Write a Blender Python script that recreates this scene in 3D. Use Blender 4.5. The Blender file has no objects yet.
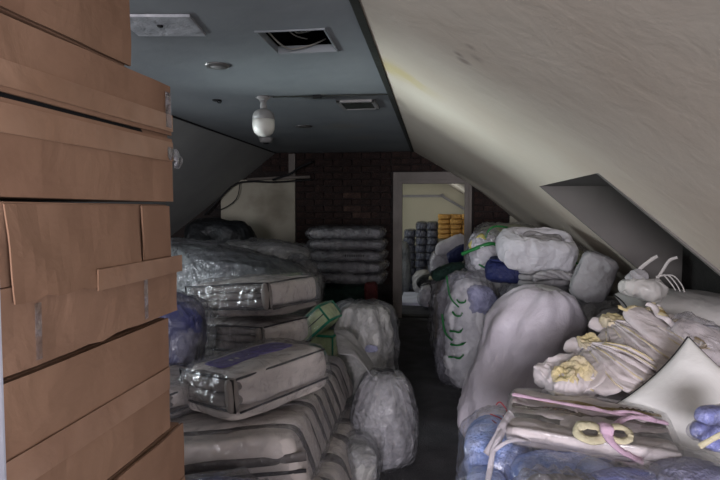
import bpy, bmesh, math, random
from mathutils import Vector, Matrix, Euler, noise
random.seed(7)
SC = bpy.context.scene
COL = SC.collection
PI = math.pi
def R(d): return math.radians(d)

# ------------------------------------------------------------------ camera
FPX = 560.0; CAMH = 1.5
PHI = math.atan(30/FPX); PSI = math.atan(75/FPX*math.cos(PHI))
cam = bpy.data.cameras.new('camera'); cam.sensor_width = 36; cam.lens = 36*FPX/720
cam.clip_start = 0.02; cam.clip_end = 60
cob = bpy.data.objects.new('camera', cam); COL.objects.link(cob)
cob.location = (0, 0, CAMH); cob.rotation_euler = (PI/2-PHI, 0, PSI)
SC.camera = cob
# ------------------------------------------------------------------ light
SC.view_settings.view_transform = 'Standard'; SC.view_settings.look = 'None'
SC.view_settings.gamma = 1; SC.view_settings.use_curve_mapping = False
SC.view_settings.exposure = 0.0
w = bpy.data.worlds.new('overcast_sky'); SC.world = w; w.use_nodes = True
w.node_tree.nodes['Background'].inputs[0].default_value = (0.62, 0.74, 0.95, 1)
w.node_tree.nodes['Background'].inputs[1].default_value = 0.5
def area(name, loc, rot, sx, sy, power, color, spread=180):
    l = bpy.data.lights.new(name, 'AREA'); l.shape = 'RECTANGLE'; l.size = sx; l.size_y = sy
    l.energy = power; l.color = color; l.spread = R(spread)
    o = bpy.data.objects.new(name, l); COL.objects.link(o); o.location = loc; o.rotation_euler = rot
    return o
# daylight from the window in the wall behind the camera
area('window_light', (-0.35, -3.90, 1.50), (R(90), 0, R(-4)), 1.7, 1.1, 330.0, (0.96, 0.92, 1.0))
# added fill lamp in an invented dormer behind the camera, for boxes and heaps
area('added_fill_light', (1.62, -1.0, 1.18), (0, R(90), R(-14)), 0.75, 1.1, 50.0, (0.96, 0.93, 1.0))
# daylight through the left dormer, opposite the right one
area('dormer_light', (-3.86, 3.38, 1.36), (0, R(-100), 0), 0.40, 0.30, 6, (0.84, 0.97, 1.0), 34)
area('dormer_sky_light', (-3.9, 3.35, 1.30), (0, R(-90), 0), 0.5, 1.1, 50, (0.85, 0.93, 1.0))
# daylight in the room beyond the doorway
area('far_room_light', (-1.9, 9.4, 1.35), (0, R(-95), 0), 0.7, 0.6, 12.0, (0.95, 0.98, 1.0))

# the far room's own dormer, which throws a streak on its slope
area('far_dormer_light', (-2.5, 9.7, 1.50), (0, R(-98), 0), 0.3, 0.2, 2.5, (0.9, 0.98, 1.0), 36)

# ------------------------------------------------------------------ helpers
F3 = (-math.sin(PSI)*math.cos(PHI), math.cos(PSI)*math.cos(PHI), -math.sin(PHI))
R3 = (math.cos(PSI), math.sin(PSI), 0)
U3 = (-math.sin(PSI)*math.sin(PHI), math.cos(PSI)*math.sin(PHI), math.cos(PHI))
def P(px, py, Y):                          # measured point of the photograph at depth Y of the room
    a = (px-360)/FPX; b = (240-py)/FPX
    d = [F3[i]+a*R3[i]+b*U3[i] for i in range(3)]; t = Y/d[1]
    return Vector((d[0]*t, d[1]*t, CAMH+d[2]*t))

def material(name, c1, c2=None, rough=0.8, nscale=4, coat=0, bump=0.3, bscale=20, dist=0.4, spec=0.3, sheen=0, metallic=0, lo=.4, hi=.62, weave=0, crumple=0):
    m = bpy.data.materials.new(name); m.use_nodes = True; nt = m.node_tree; N = nt.nodes; L = nt.links
    b = N['Principled BSDF']
    tc = N.new('ShaderNodeTexCoord')
    n1 = N.new('ShaderNodeTexNoise'); n1.inputs['Scale'].default_value = nscale; n1.inputs['Detail'].default_value = 6
    L.new(tc.outputs['Object'], n1.inputs['Vector'])
    cr = N.new('ShaderNodeValToRGB'); cr.color_ramp.elements[0].position = lo; cr.color_ramp.elements[1].position = hi
    cr.color_ramp.elements[0].color = (*c1, 1); cr.color_ramp.elements[1].color = (*(c2 or [v*0.75 for v in c1]), 1)
    L.new(n1.outputs['Fac'], cr.inputs[0]); L.new(cr.outputs[0], b.inputs['Base Color'])
    b.inputs['Roughness'].default_value = rough; b.inputs['Specular IOR Level'].default_value = spec
    b.inputs['Metallic'].default_value = metallic
    b.inputs['Coat Weight'].default_value = coat; b.inputs['Coat Roughness'].default_value = 0.18
    if sheen: b.inputs['Sheen Weight'].default_value = sheen
    if bump:
        n2 = N.new('ShaderNodeTexNoise'); n2.inputs['Scale'].default_value = bscale; n2.inputs['Detail'].default_value = 5
        n2.inputs['Distortion'].default_value = dist
        L.new(tc.outputs['Object'], n2.inputs['Vector'])
        bp = N.new('ShaderNodeBump'); bp.inputs['Strength'].default_value = min(1, bump*1.3); bp.inputs['Distance'].default_value = 0.03
        if crumple:
            nd = N.new('ShaderNodeTexNoise'); nd.inputs['Scale'].default_value = bscale*.45; nd.inputs['Detail'].default_value = 3
            L.new(tc.outputs['Object'], nd.inputs['Vector'])
            vm = N.new('ShaderNodeVectorMath'); vm.operation = 'MULTIPLY_ADD'; vm.inputs[1].default_value = (.35,)*3
            L.new(nd.outputs['Color'], vm.inputs[0]); L.new(tc.outputs['Object'], vm.inputs[2])
            vo = N.new('ShaderNodeTexVoronoi'); vo.inputs['Scale'].default_value = bscale*.9
            L.new(vm.outputs[0], vo.inputs['Vector'])
            ma = N.new('ShaderNodeMath'); ma.operation = 'MULTIPLY_ADD'; ma.inputs[1].default_value = crumple
            L.new(vo.outputs['Distance'], ma.inputs[0]); L.new(n2.outputs['Fac'], ma.inputs[2]); L.new(ma.outputs[0], bp.inputs['Height'])
        else: L.new(n2.outputs['Fac'], bp.inputs['Height'])
        last = bp
        if weave:
            v = N.new('ShaderNodeTexVoronoi'); v.inputs['Scale'].default_value = weave
            L.new(tc.outputs['Object'], v.inputs['Vector'])
            b2 = N.new('ShaderNodeBump'); b2.inputs['Strength'].default_value = 0.5; b2.inputs['Distance'].default_value = 0.003
            L.new(v.outputs['Distance'], b2.inputs['Height']); L.new(bp.outputs[0], b2.inputs['Normal']); last = b2
        L.new(last.outputs[0], b.inputs['Normal']); L.new(bp.outputs[0], b.inputs['Coat Normal'])
    return m

def film(name, color=(0.7, 0.72, 0.76), amount=0.2, bscale=9, rough=0.16, bstr=1.0):
    m = bpy.data.materials.new(name); m.use_nodes = True; nt = m.node_tree; N = nt.nodes; L = nt.links
    b = N['Principled BSDF']; out = N['Material Output']
    b.inputs['Base Color'].default_value = (*color, 1); b.inputs['Roughness'].default_value = rough
    b.inputs['Specular IOR Level'].default_value = 0.9
    tc = N.new('ShaderNodeTexCoord')
    n2 = N.new('ShaderNodeTexNoise'); n2.inputs['Scale'].default_value = bscale; n2.inputs['Detail'].default_value = 4; n2.inputs['Distortion'].default_value = 1.6
    L.new(tc.outputs['Object'], n2.inputs['Vector'])
    nd = N.new('ShaderNodeTexNoise'); nd.inputs['Scale'].default_value = bscale*.5; L.new(tc.outputs['Object'], nd.inputs['Vector'])
    vm = N.new('ShaderNodeVectorMath'); vm.operation = 'MULTIPLY_ADD'; vm.inputs[1].default_value = (.4,)*3
    L.new(nd.outputs['Color'], vm.inputs[0]); L.new(tc.outputs['Object'], vm.inputs[2])
    vo = N.new('ShaderNodeTexVoronoi'); vo.inputs['Scale'].default_value = bscale*1.2; L.new(vm.outputs[0], vo.inputs['Vector'])
    ma = N.new('ShaderNodeMath'); ma.operation = 'MULTIPLY_ADD'; ma.inputs[1].default_value = .8
    L.new(vo.outputs['Distance'], ma.inputs[0]); L.new(n2.outputs['Fac'], ma.inputs[2])
    bp = N.new('ShaderNodeBump'); bp.inputs['Strength'].default_value = bstr; bp.inputs['Distance'].default_value = 0.035
    L.new(ma.outputs[0], bp.inputs['Height']); L.new(bp.outputs[0], b.inputs['Normal'])
    b.inputs['Specular IOR Level'].default_value = .2; b.inputs['Roughness'].default_value = .6
    cr = N.new('ShaderNodeMapRange'); cr.inputs[1].default_value = .35; cr.inputs[2].default_value = .7
    cr.inputs[3].default_value = amount*0.6; cr.inputs[4].default_value = min(1, amount*1.8)
    L.new(n2.outputs['Fac'], cr.inputs[0])
    t = N.new('ShaderNodeBsdfTransparent'); mx = N.new('ShaderNodeMixShader')
    L.new(cr.outputs[0], mx.inputs[0]); L.new(t.outputs[0], mx.inputs[1]); L.new(b.outputs[0], mx.inputs[2])
    g = N.new('ShaderNodeBsdfGlossy'); g.inputs['Roughness'].default_value = rough; L.new(bp.outputs[0], g.inputs['Normal'])
    fr = N.new('ShaderNodeFresnel'); fr.inputs['IOR'].default_value = 1.5; L.new(bp.outputs[0], fr.inputs['Normal'])
    fm = N.new('ShaderNodeMath'); fm.operation = 'MINIMUM'; fm.inputs[1].default_value = .35; L.new(fr.outputs[0], fm.inputs[0])
    m2 = N.new('ShaderNodeMixShader'); L.new(fm.outputs[0], m2.inputs[0]); L.new(mx.outputs[0], m2.inputs[1]); L.new(g.outputs[0], m2.inputs[2])
    L.new(m2.outputs[0], out.inputs['Surface'])
    return m

M = {}
def plaster(name, base, warm, spots, rough=0.75):
    """painted plaster with blotches, and stains and tinted spots at given room positions (x,y,z,radius,colour)"""
    m = material(name, base, warm, rough=rough, nscale=1.6, bump=0.12, bscale=7, lo=.35, hi=.7, spec=.25)
    nt = m.node_tree; N = nt.nodes; L = nt.links; b = N['Principled BSDF']
    src = b.inputs['Base Color'].links[0].from_socket
    tc = N.new('ShaderNodeTexCoord')
    nz = N.new('ShaderNodeTexNoise'); nz.inputs['Scale'].default_value = 6; nz.inputs['Detail'].default_value = 6
    L.new(tc.outputs['Object'], nz.inputs['Vector'])
    for (x, y, z, r, c, amt) in spots:
        d = N.new('ShaderNodeVectorMath'); d.operation = 'DISTANCE'; d.inputs[1].default_value = (x, y, z)
        L.new(tc.outputs['Object'], d.inputs[0])
        ad = N.new('ShaderNodeMath'); ad.operation = 'MULTIPLY_ADD'; ad.inputs[1].default_value = -r*1.6; 
        L.new(nz.outputs['Fac'], ad.inputs[0]); L.new(d.outputs['Value'], ad.inputs[2])
        mr = N.new('ShaderNodeMapRange'); mr.inputs[1].default_value = -r*.5; mr.inputs[2].default_value = r*.45
        mr.inputs[3].default_value = amt; mr.inputs[4].default_value = 0
        L.new(ad.outputs[0], mr.inputs[0])
        mx = N.new('ShaderNodeMix'); mx.data_type = 'RGBA'
        L.new(mr.outputs[0], mx.inputs[0]); L.new(src, mx.inputs[6]); mx.inputs[7].default_value = (*c, 1)
        src = mx.outputs[2]
    L.new(src, b.inputs['Base Color'])
    return m
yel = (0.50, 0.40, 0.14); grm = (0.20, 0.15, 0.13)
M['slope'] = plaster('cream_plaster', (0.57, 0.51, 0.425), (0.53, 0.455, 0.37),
    [(-.24, 3.1, 2.27, .17, yel, .6), (-.05, 3.15, 2.15, .12, yel, .2), (.084, 2.15, 2.084, .025, grm, .6), (.109, 2.20, 2.07, .03, grm, .6), (.119, 1.99, 2.064, .02, grm, .4), (.149, 2.08, 2.047, .03, grm, .35),  # first two spots tint the slope yellow high up
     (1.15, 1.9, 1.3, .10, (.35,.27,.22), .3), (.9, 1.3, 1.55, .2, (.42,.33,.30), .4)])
M['ceiling'] = plaster('pale_blue_ceiling_paint', (0.285, 0.305, 0.315), (0.235, 0.255, 0.268), [(-.9, 5.4, 2.31, .22, (.30,.28,.24), .5), (-1.3, 2.35, 2.31, .25, (.12, .12, .12), .35), (-.8, 6.3, 2.31, .2, (.32,.30,.27), .5)])
M['slope_left'] = plaster('grey_plaster', (0.33, 0.34, 0.33), (0.28, 0.29, 0.28), [(-3, 5.6, 1.7, .3, (.2, .2, .19), .5)])
M['beige'] = plaster('beige_board', (0.42, 0.40, 0.32), (0.34, 0.32, 0.25), [(-2.3, 7.8, 1.6, .3, (.16,.14,.10), .6)])
M['cream'] = plaster('cream_wall', (0.55, 0.52, 0.38), (0.50, 0.47, 0.35), [])
M['mortar'] = material('dark_mortar', (0.028, 0.022, 0.02), bump=.6, bscale=40)
M['brick'] = material('dark_red_brick', (0.036, 0.019, 0.015), (0.022, 0.013, 0.011), bump=.6, bscale=30, nscale=9)
M['brick2'] = material('bare_red_brick', (0.075, 0.044, 0.032), (0.045, 0.025, 0.02), bump=.6, bscale=30, nscale=9)
M['floor'] = material('grey_carpet', (0.062, 0.061, 0.066), (0.042, 0.042, 0.046), bump=.5, bscale=90, nscale=5, rough=.95)
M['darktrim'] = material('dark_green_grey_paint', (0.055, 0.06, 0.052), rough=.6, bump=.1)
M['casing'] = material('greyed_white_paint', (0.20, 0.175, 0.155), (0.17, 0.15, 0.13), rough=.55, bump=.1)
M['white'] = material('white_paint', (0.62, 0.64, 0.74), rough=.5, bump=.05)
M['black'] = material('black_rubber', (0.012, 0.012, 0.013), rough=.6, bump=.1)
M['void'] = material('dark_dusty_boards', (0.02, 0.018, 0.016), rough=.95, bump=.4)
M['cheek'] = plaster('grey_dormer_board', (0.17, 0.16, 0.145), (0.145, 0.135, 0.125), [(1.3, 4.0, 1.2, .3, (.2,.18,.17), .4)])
M['card'] = material('cardboard', (0.30, 0.180, 0.116), (0.26, 0.150, 0.096), rough=.8, nscale=2.2, bump=.12, bscale=9, dist=.5, spec=.25)
M['card2'] = material('worn_cardboard', (0.325, 0.195, 0.128), (0.27, 0.16, 0.104), rough=.8, nscale=3, bump=.2, bscale=8, dist=.6)
M['cardcore'] = material('cardboard_edge', (0.16, 0.09, 0.055), rough=.95, bump=.3)
M['tape'] = material('clear_brown_tape', (0.30, 0.175, 0.11), (0.36, 0.22, 0.145), rough=.42, nscale=8, bump=.12, bscale=9, spec=.35, coat=.12)
M['taupe'] = material('grey_taupe_quilt_fabric', (0.22, 0.195, 0.175), (0.17, 0.15, 0.14), bump=.35, bscale=12, rough=.8, coat=.12, crumple=0.35)
M['taupe2'] = material('pale_taupe_fabric', (0.56, 0.505, 0.47), (0.50, 0.445, 0.415), bump=.35, bscale=8, rough=.75, coat=.2, crumple=0.35)
M['taupestripe'] = material('dark_taupe_fabric', (0.13, 0.115, 0.11), bump=.3, rough=.8, coat=.2, crumple=0.35)
M['piping'] = material('charcoal_piping', (0.035, 0.032, 0.035), rough=.7, bump=.1)
M['greyplastic'] = material('grey_green_plastic', (0.17, 0.185, 0.185), (0.115, 0.125, 0.13), rough=.35, coat=.5, bump=.7, bscale=7, dist=1.8, spec=.6, nscale=3, crumple=0.6)
M['stackplastic'] = material('smoky_grey_plastic', (0.19, 0.18, 0.18), (0.11, 0.105, 0.11), rough=.3, coat=.6, bump=.9, bscale=9, dist=2, spec=.6, crumple=0.9)
M['blackplastic'] = material('black_plastic_bag', (0.008, 0.009, 0.010), rough=.55, coat=.08, bump=.6, bscale=6, dist=1.2, crumple=0.8)
M['darkgreen'] = material('dark_green_cloth', (0.010, 0.030, 0.022), rough=.8, bump=.5, crumple=0.4)
M['red'] = material('dark_red_cloth', (0.07, 0.012, 0.012), rough=.8, bump=.4)
M['whiteplastic'] = material('milky_white_plastic', (0.44, 0.43, 0.45), (0.37, 0.36, 0.39), rough=.4, coat=.5, bump=.6, bscale=6, dist=1.6, spec=.5, crumple=0.7)
M['oldwhite'] = material('dusty_white_plastic', (0.36, 0.355, 0.34), (0.29, 0.285, 0.275), rough=.4, coat=.4, bump=.7, bscale=8, dist=1.8, spec=.5, crumple=0.8)
M['lilac'] = material('lilac_white_woven_sack', (0.66, 0.62, 0.68), (0.60, 0.555, 0.61), rough=.6, bump=.5, bscale=5, dist=1.2, spec=.35, coat=.1, weave=170, crumple=0.25)
M['navy'] = material('navy_blue_fabric', (0.014, 0.020, 0.085), rough=.7, bump=.4, coat=.1, crumple=0.5)
M['blue'] = material('royal_blue_print', (0.05, 0.04, 0.26), rough=.5, bump=.3, coat=.4, crumple=0.4)
M['purple'] = material('violet_label', (0.11, 0.07, 0.30), rough=.4, bump=.2, coat=.3)
M['bluebag'] = material('blue_grey_plastic', (0.05, 0.055, 0.15), (0.11, 0.115, 0.17), rough=.35, bump=.7, bscale=7, dist=1.5, coat=.5, crumple=0.7)
M['paleblue'] = material('pale_blue_quilted_fabric', (0.34, 0.46, 0.88), (0.55, 0.62, 0.92), rough=.6, nscale=14, bump=.5, bscale=40, coat=.25, weave=60, crumple=0.25)
M['midblue'] = material('periwinkle_quilted_fabric', (0.22, 0.25, 0.58), (0.34, 0.37, 0.66), rough=.6, nscale=12, bump=.5, bscale=35, coat=.25, weave=60, crumple=0.25)
M['greyblue'] = material('grey_blue_fabric', (0.24, 0.245, 0.37), (0.31, 0.31, 0.44), rough=.6, nscale=10, bump=.5, bscale=30, coat=.25, crumple=0.3)
M['whitecloth'] = material('white_cotton', (0.55, 0.54, 0.56), (0.48, 0.47, 0.49), rough=.8, bump=.5, bscale=9, dist=1, crumple=0.5)
M['greycloth'] = material('light_grey_cotton', (0.30, 0.29, 0.29), (0.25, 0.24, 0.245), rough=.8, bump=.5, bscale=12, crumple=0.5)
M['linen'] = material('aged_white_linen', (0.66, 0.60, 0.60), (0.58, 0.525, 0.52), rough=.8, bump=.4, bscale=10, coat=.08, crumple=0.5)
M['yellowed'] = material('yellowed_linen_edge', (0.62, 0.52, 0.28), (0.60, 0.52, 0.38), rough=.8, bump=.5, bscale=16, nscale=8, crumple=0.5)
M['creamtie'] = material('cream_cloth_strip', (0.60, 0.56, 0.38), (0.52, 0.47, 0.32), rough=.8, bump=.4)
M['pinktie'] = material('pink_cloth_strip', (0.60, 0.42, 0.52), (0.52, 0.36, 0.46), rough=.8, bump=.4)
M['whitetie'] = material('white_cloth_strip', (0.62, 0.58, 0.62), rough=.8, bump=.4)
M['pillow'] = material('ivory_pillow_cotton', (0.74, 0.73, 0.70), (0.70, 0.69, 0.66), rough=.8, bump=.3, bscale=6, crumple=0.2)
M['duvet'] = material('off_white_duvet_cotton', (0.46, 0.44, 0.41), (0.40, 0.38, 0.36), rough=.75, bump=.4, bscale=6, coat=.15, crumple=0.4)
M['palegreen'] = material('pale_lime_quilt', (0.52, 0.60, 0.33), (0.45, 0.53, 0.29), rough=.6, bump=.4, coat=.3, crumple=0.4)
M['paleyellow'] = material('pale_yellow_green_plastic', (0.32, 0.33, 0.20), (0.27, 0.275, 0.18), rough=.4, bump=.6, bscale=8, coat=.4, crumple=0.6)
M['yellow'] = material('yellow_plastic', (0.50, 0.44, 0.04), rough=.5, bump=.4)
M['green'] = material('green_nylon', (0.012, 0.16, 0.035), rough=.5, bump=.2)
M['teal'] = material('emerald_piping', (0.008, 0.20, 0.11), rough=.5, bump=.2)
M['orange'] = material('ochre_folded_cloth', (0.52, 0.30, 0.075), (0.42, 0.22, 0.05), rough=.7, bump=.5, coat=.2, crumple=0.4)
M['slate'] = material('slate_blue_plastic', (0.085, 0.105, 0.16), (0.04, 0.05, 0.08), rough=.3, nscale=9, bump=.8, bscale=14, dist=2, coat=.7, crumple=0.9)
M['brownmark'] = material('brown_printing', (0.17, 0.09, 0.04), rough=.8, bump=0)
M['ochreband'] = material('ochre_stained_edge', (0.32, 0.22, 0.06), (0.26, 0.2, 0.09), rough=.7, bump=.3)
M['redthread'] = material('red_thread', (0.35, 0.02, 0.03), rough=.8, bump=0)
M['bulb'] = material('frosted_opal_glass', (0.80, 0.78, 0.72), rough=.3, bump=0, spec=.5)
M['bulbbase'] = material('grey_white_plastic', (0.36, 0.35, 0.34), rough=.45, bump=0)
M['metal'] = material('tarnished_metal', (0.28, 0.27, 0.26), rough=.45, bump=.1, metallic=.7)
M['wire'] = material('grey_cable', (0.30, 0.29, 0.26), rough=.5, bump=0)
M['brownbag'] = material('brown_grey_cloth', (0.14, 0.12, 0.10), rough=.8, bump=.5, crumple=0.5)
M['patch'] = material('pale_patch_plaster', (0.52, 0.53, 0.55), (0.36, 0.37, 0.39), nscale=9, bump=.4)
M['glass'] = film('window_glass', (.8, .85, .9), .05, 2, .02, 0.02)
M['film'] = film('clear_polythene', (0.62, 0.62, 0.66), .07)
M['film_tray'] = film('taut_polythene', (.6, .6, .62), .04, 5, .2, .35)
M['film_thick'] = film('cloudy_polythene', (0.50, 0.50, 0.53), .26, 11)
M['film_dark'] = film('smoky_polythene', (0.28, 0.28, 0.30), .16, 10)
M['film_violet'] = film('clear_bag_polythene', (0.62, 0.61, 0.70), .12, 7)

def mesh_obj(name, verts, faces, mat, parent=None, smooth=True, loc=(0, 0, 0), rot=(0, 0, 0)):
    me = bpy.data.meshes.new(name); me.from_pydata([tuple(v) for v in verts], [], faces)
    if smooth: me.polygons.foreach_set('use_smooth', [True]*len(me.polygons))
    me.materials.append(M[mat] if isinstance(mat, str) else mat); me.update()
    o = bpy.data.objects.new(name, me); COL.objects.link(o)
    o.location = loc; o.rotation_euler = rot
    if parent: o.parent = parent
    return o
def bm_obj(name, bm, mat, parent=None, smooth=False, loc=(0, 0, 0), rot=(0, 0, 0)):
    me = bpy.data.meshes.new(name); bm.to_mesh(me); bm.free()
    if smooth: me.polygons.foreach_set('use_smooth', [True]*len(me.polygons))
    me.materials.append(M[mat]); o = bpy.data.objects.new(name, me); COL.objects.link(o)
    o.location = loc; o.rotation_euler = rot
    if parent: o.parent = parent
    return o
def tag(o, label, cat, group=None, kind=None):
    o['label'] = label; o['category'] = cat
    if group: o['group'] = group
    if kind: o['kind'] = kind
    return o
def thing(name, label, cat, loc=(0, 0, 0), rot=(0, 0, 0), group=None):
    o = bpy.data.objects.new(name, None); COL.objects.link(o); o.location = loc; o.rotation_euler = rot
    o.empty_display_size = .1
    return tag(o, label, cat, group)
def struct(o): o['kind'] = 'structure'; return o

def boxbm(x0, x1, y0, y1, z0, z1, bev=0, bm=None, seg=2):
    bm = bm or bmesh.new(); g = bmesh.ops.create_cube(bm, size=1)
    for v in g['verts']: v.co = Vector(((x0+x1)/2+v.co.x*(x1-x0), (y0+y1)/2+v.co.y*(y1-y0), (z0+z1)/2+v.co.z*(z1-z0)))
    if bev: bmesh.ops.bevel(bm, geom=list({e for v in g['verts'] for e in v.link_edges}), offset=bev, segments=seg, affect='EDGES', profile=.7)
    return bm
def merge(*parts):
    V, Fc = [], []
    for v, f in parts:
        n = len(V); V += list(v); Fc += [tuple(i+n for i in q) for q in f]
    return V, Fc
def xform(part, loc=(0, 0, 0), rot=(0, 0, 0)):
    m = Matrix.Translation(loc) @ Euler(rot).to_matrix().to_4x4()
    return [m @ Vector(v) for v in part[0]], part[1]
_cube = {}
def cube_grid(n):
    if n in _cube: return _cube[n]
    idx = {}; V = []; Fc = []
    def vid(p):
        if p not in idx: idx[p] = len(V); V.append(Vector([c/n*2-1 for c in p]))
        return idx[p]
    for ax in range(3):
        for s in (0, n):
            for i in range(n):
                for j in range(n):
                    q = []
                    for (a, b) in ((i, j), (i+1, j), (i+1, j+1), (i, j+1)):
                        p = [0, 0, 0]; p[ax] = s; p[(ax+1) % 3] = a; p[(ax+2) % 3] = b; q.append(vid(tuple(p)))
                    Fc.append(tuple(q if s else q[::-1]))
    _cube[n] = (V, Fc); return _cube[n]
def ridge(v): return 1-abs(noise.noise(v))*2
def puff(sx, sy, sz, e=5, n=12, wr=.012, fr=6, seed=0, base=True, sag=.0, stretch=(1, 1, 1)):
    """rounded, rumpled block; local origin at its base centre (or centre)"""
    if n >= 12: n = int(n*1.45)
    V0, Fc = cube_grid(n); V = []
    off = Vector((seed*7.3, seed*3.1, seed*1.7))
    for p in V0:
        q = Vector([math.copysign(abs(c)**.8, c) for c in p]) if e < 4 else p
        l = sum(abs(c)**e for c in q)**(1/e); m = max(abs(c) for c in q)
        d = q*(1/l) if l else q
        v = Vector((d.x*sx/2, d.y*sy/2, d.z*sz/2))
        nn = Vector((d.x/sx, d.y/sy, d.z/sz)).normalized()
        s = Vector((v.x*stretch[0], v.y*stretch[1], v.z*stretch[2]))*fr+off
        k = noise.noise(s*.5)*1.6+noise.noise(s)*.9+ridge(s*1.3+off)*.5+.45*max(0, ridge(s*2.3+off*2))**3*(1 if n >= 12 else 0)
        v = v+nn*wr*k
        if sag: v.z -= sag*(v.x/(sx/2))**2*sz
        if base: v.z += sz/2
        V.append(v)
    return V, Fc
def pillow_shape(sx, sy, sz, n=16, wr=.008, fr=6, seed=0, corner=.12, ex=.42):
    V = []; Fc = []
    off = Vector((seed*5.1, seed, seed*2.3))
    for side in (1, -1):
        for i in range(n+1):
            for j in range(n+1):
                a = -math.cos(PI*i/n); b = -math.cos(PI*j/n)
                t = ((1-abs(a)**2.6)*(1-abs(b)**2.6))
                t = max(t, 0)**ex
                x = a*(1-corner*(1-b*b)*abs(a)); y = b*(1-corner*(1-a*a)*abs(b))
                v = Vector((x*sx/2, y*sy/2, 0)); k = noise.noise(v*fr+off)+.5*ridge(v*fr*1.4+off*side)
                v.z = side*(t*sz/2+wr*k*min(1, t*2))
                V.append(v)
    m = (n+1)**2
    for i in range(n):
        for j in range(n):
            a = i*(n+1)+j; Fc.append((a, a+n+1, a+n+2, a+1)); Fc.append((m+a, m+a+1, m+a+n+2, m+a+n+1))
    return V, Fc
def tube(pts, r, seg=6, closed=False):
    pts = [Vector(p) for p in pts]; n = len(pts); V = []; Fc = []
    up = Vector((0.13, 0.21, 1)).normalized()
    for i, p in enumerate(pts):
        if closed: t = pts[(i+1) % n]-pts[i-1]
        else: t = pts[min(i+1, n-1)]-pts[max(i-1, 0)]
        t.normalize(); a = t.cross(up)
        if a.length < .05: a = t.cross(Vector((1, 0, 0)))
        a.normalize(); b = t.cross(a); rr = r[i] if isinstance(r, (list, tuple)) else r
        for k in range(seg): V.append(p+(a*math.cos(2*PI*k/seg)+b*math.sin(2*PI*k/seg))*rr)
    for i in range(n if closed else n-1):
        for k in range(seg):
            j = (i+1) % n; Fc.append((i*seg+k, i*seg+(k+1) % seg, j*seg+(k+1) % seg, j*seg+k))
    if not closed: Fc.append(tuple(range(seg))[::-1]); Fc.append(tuple((n-1)*seg+k for k in range(seg)))
    return V, Fc
def smooth_pts(pts, k=4):
    pts = [Vector(p) for p in pts]; out = []
    for i in range(len(pts)-1):
        p0 = pts[max(i-1, 0)]; p1 = pts[i]; p2 = pts[i+1]; p3 = pts[min(i+2, len(pts)-1)]
        for s in range(k):
            t = s/k; out.append(.5*((2*p1)+(p2-p0)*t+(2*p0-5*p1+4*p2-p3)*t*t+(3*p1-p0-3*p2+p3)*t**3))
    out.append(pts[-1]); return out
def ribbon(pts, wd, th=.004, nrm=(0, 0, 1), seed=0, sm=4, wob=.15):
    pts = smooth_pts(pts, sm); V = []; Fc = []; n = len(pts); nrm = Vector(nrm)
    for i, p in enumerate(pts):
        t = (pts[min(i+1, n-1)]-pts[max(i-1, 0)]).normalized(); a = t.cross(nrm)
        a = a.normalized() if a.length > .02 else Vector((1, 0, 0)); u = a.cross(t).normalized()
        ww = wd*(1+wob*noise.noise(Vector((i*.4, seed, 0))))/2
        cup = th*1.5*noise.noise(Vector((i*.5, seed+5, 0)))
        for (x, z) in ((-1, 0), (0, 1), (1, 0), (1, -1), (0, 0), (-1, -1)):
            V.append(p+a*x*ww+u*(z*th+(cup if x == 0 else 0)))
    for i in range(n-1):
        for k in range(6): Fc.append((i*6+k, i*6+(k+1) % 6, (i+1)*6+(k+1) % 6, (i+1)*6+k))
    Fc.append((0, 1, 2, 3, 4, 5)); Fc.append(tuple((n-1)*6+k for k in (5, 4, 3, 2, 1, 0)))
    return V, Fc
def sack_shape(r, h, neck=.25, nr=44, nz=34, wr=.02, seed=0, pleat=10, top=.82, squash=1, lean=(0, 0), pamp=.09):
    """filled sack: full belly, shoulders gathered into pleats at the top"""
    V = []; Fc = []
    off = Vector((seed*3.7, seed*1.3, seed))
    for j in range(nz+1):
        t = j/nz
        if t < .12: rr = r*(.80+.20*math.sin(t/.12*PI/2))
        elif t < top: rr = r*(1+.035*math.sin((t-.12)*9)*min(1, (top-t)*6))
        else:
            u = (t-top)/(1-top); rr = r*(neck+(1-neck)*math.sqrt(max(0, 1-u**1.7)))
        z = h*t
        g = max(0, (t-top*.85)/(1-top*.85))
        for i in range(nr):
            a = 2*PI*i/nr
            d = Vector((math.cos(a), math.sin(a)*squash, 0))
            s = Vector((d.x*1.6, d.y*1.6, z*2.2))*1.5+off
            k = noise.noise(s)*1.5+.8*noise.noise(s*2.3)+.45*ridge(s*2.6)
            pl = g*math.sin(a*pleat+seed+2*noise.noise(s))*pamp*r*(1 if t < .99 else .5)
            q = d*(rr+wr*k+pl); V.append(Vector((q.x+lean[0]*t*t, q.y+lean[1]*t*t, z+wr*.8*noise.noise(s*1.7))))
    for j in range(nz):
        for i in range(nr): Fc.append((j*nr+i, j*nr+(i+1) % nr, (j+1)*nr+(i+1) % nr, (j+1)*nr+i))
    c = len(V); V.append(Vector((0, 0, 0))); V.append(Vector((lean[0], lean[1], h*.985)))
    for i in range(nr): Fc.append(((i+1) % nr, i, c)); Fc.append((nz*nr+i, nz*nr+(i+1) % nr, c+1))
    return V, Fc
def lathe(profile, seg=28):
    V = []; Fc = []; n = len(profile)
    for (r, z) in profile:
        for k in range(seg): V.append(Vector((r*math.cos(2*PI*k/seg), r*math.sin(2*PI*k/seg), z)))
    for j in range(n-1):
        for k in range(seg): Fc.append((j*seg+k, j*seg+(k+1) % seg, (j+1)*seg+(k+1) % seg, (j+1)*seg+k))
    Fc.append(tuple(range(seg))[::-1]); Fc.append(tuple((n-1)*seg+k for k in range(seg)))
    return V, Fc
def MO(name, part, mat, parent=None, **k): return mesh_obj(name, part[0], part[1], mat, parent, **k)
def copy_tree(o, parent=None):
    c = o.copy(); COL.objects.link(c); c.parent = parent
    for ch in list(o.children): copy_tree(ch, c)
    return c

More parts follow.
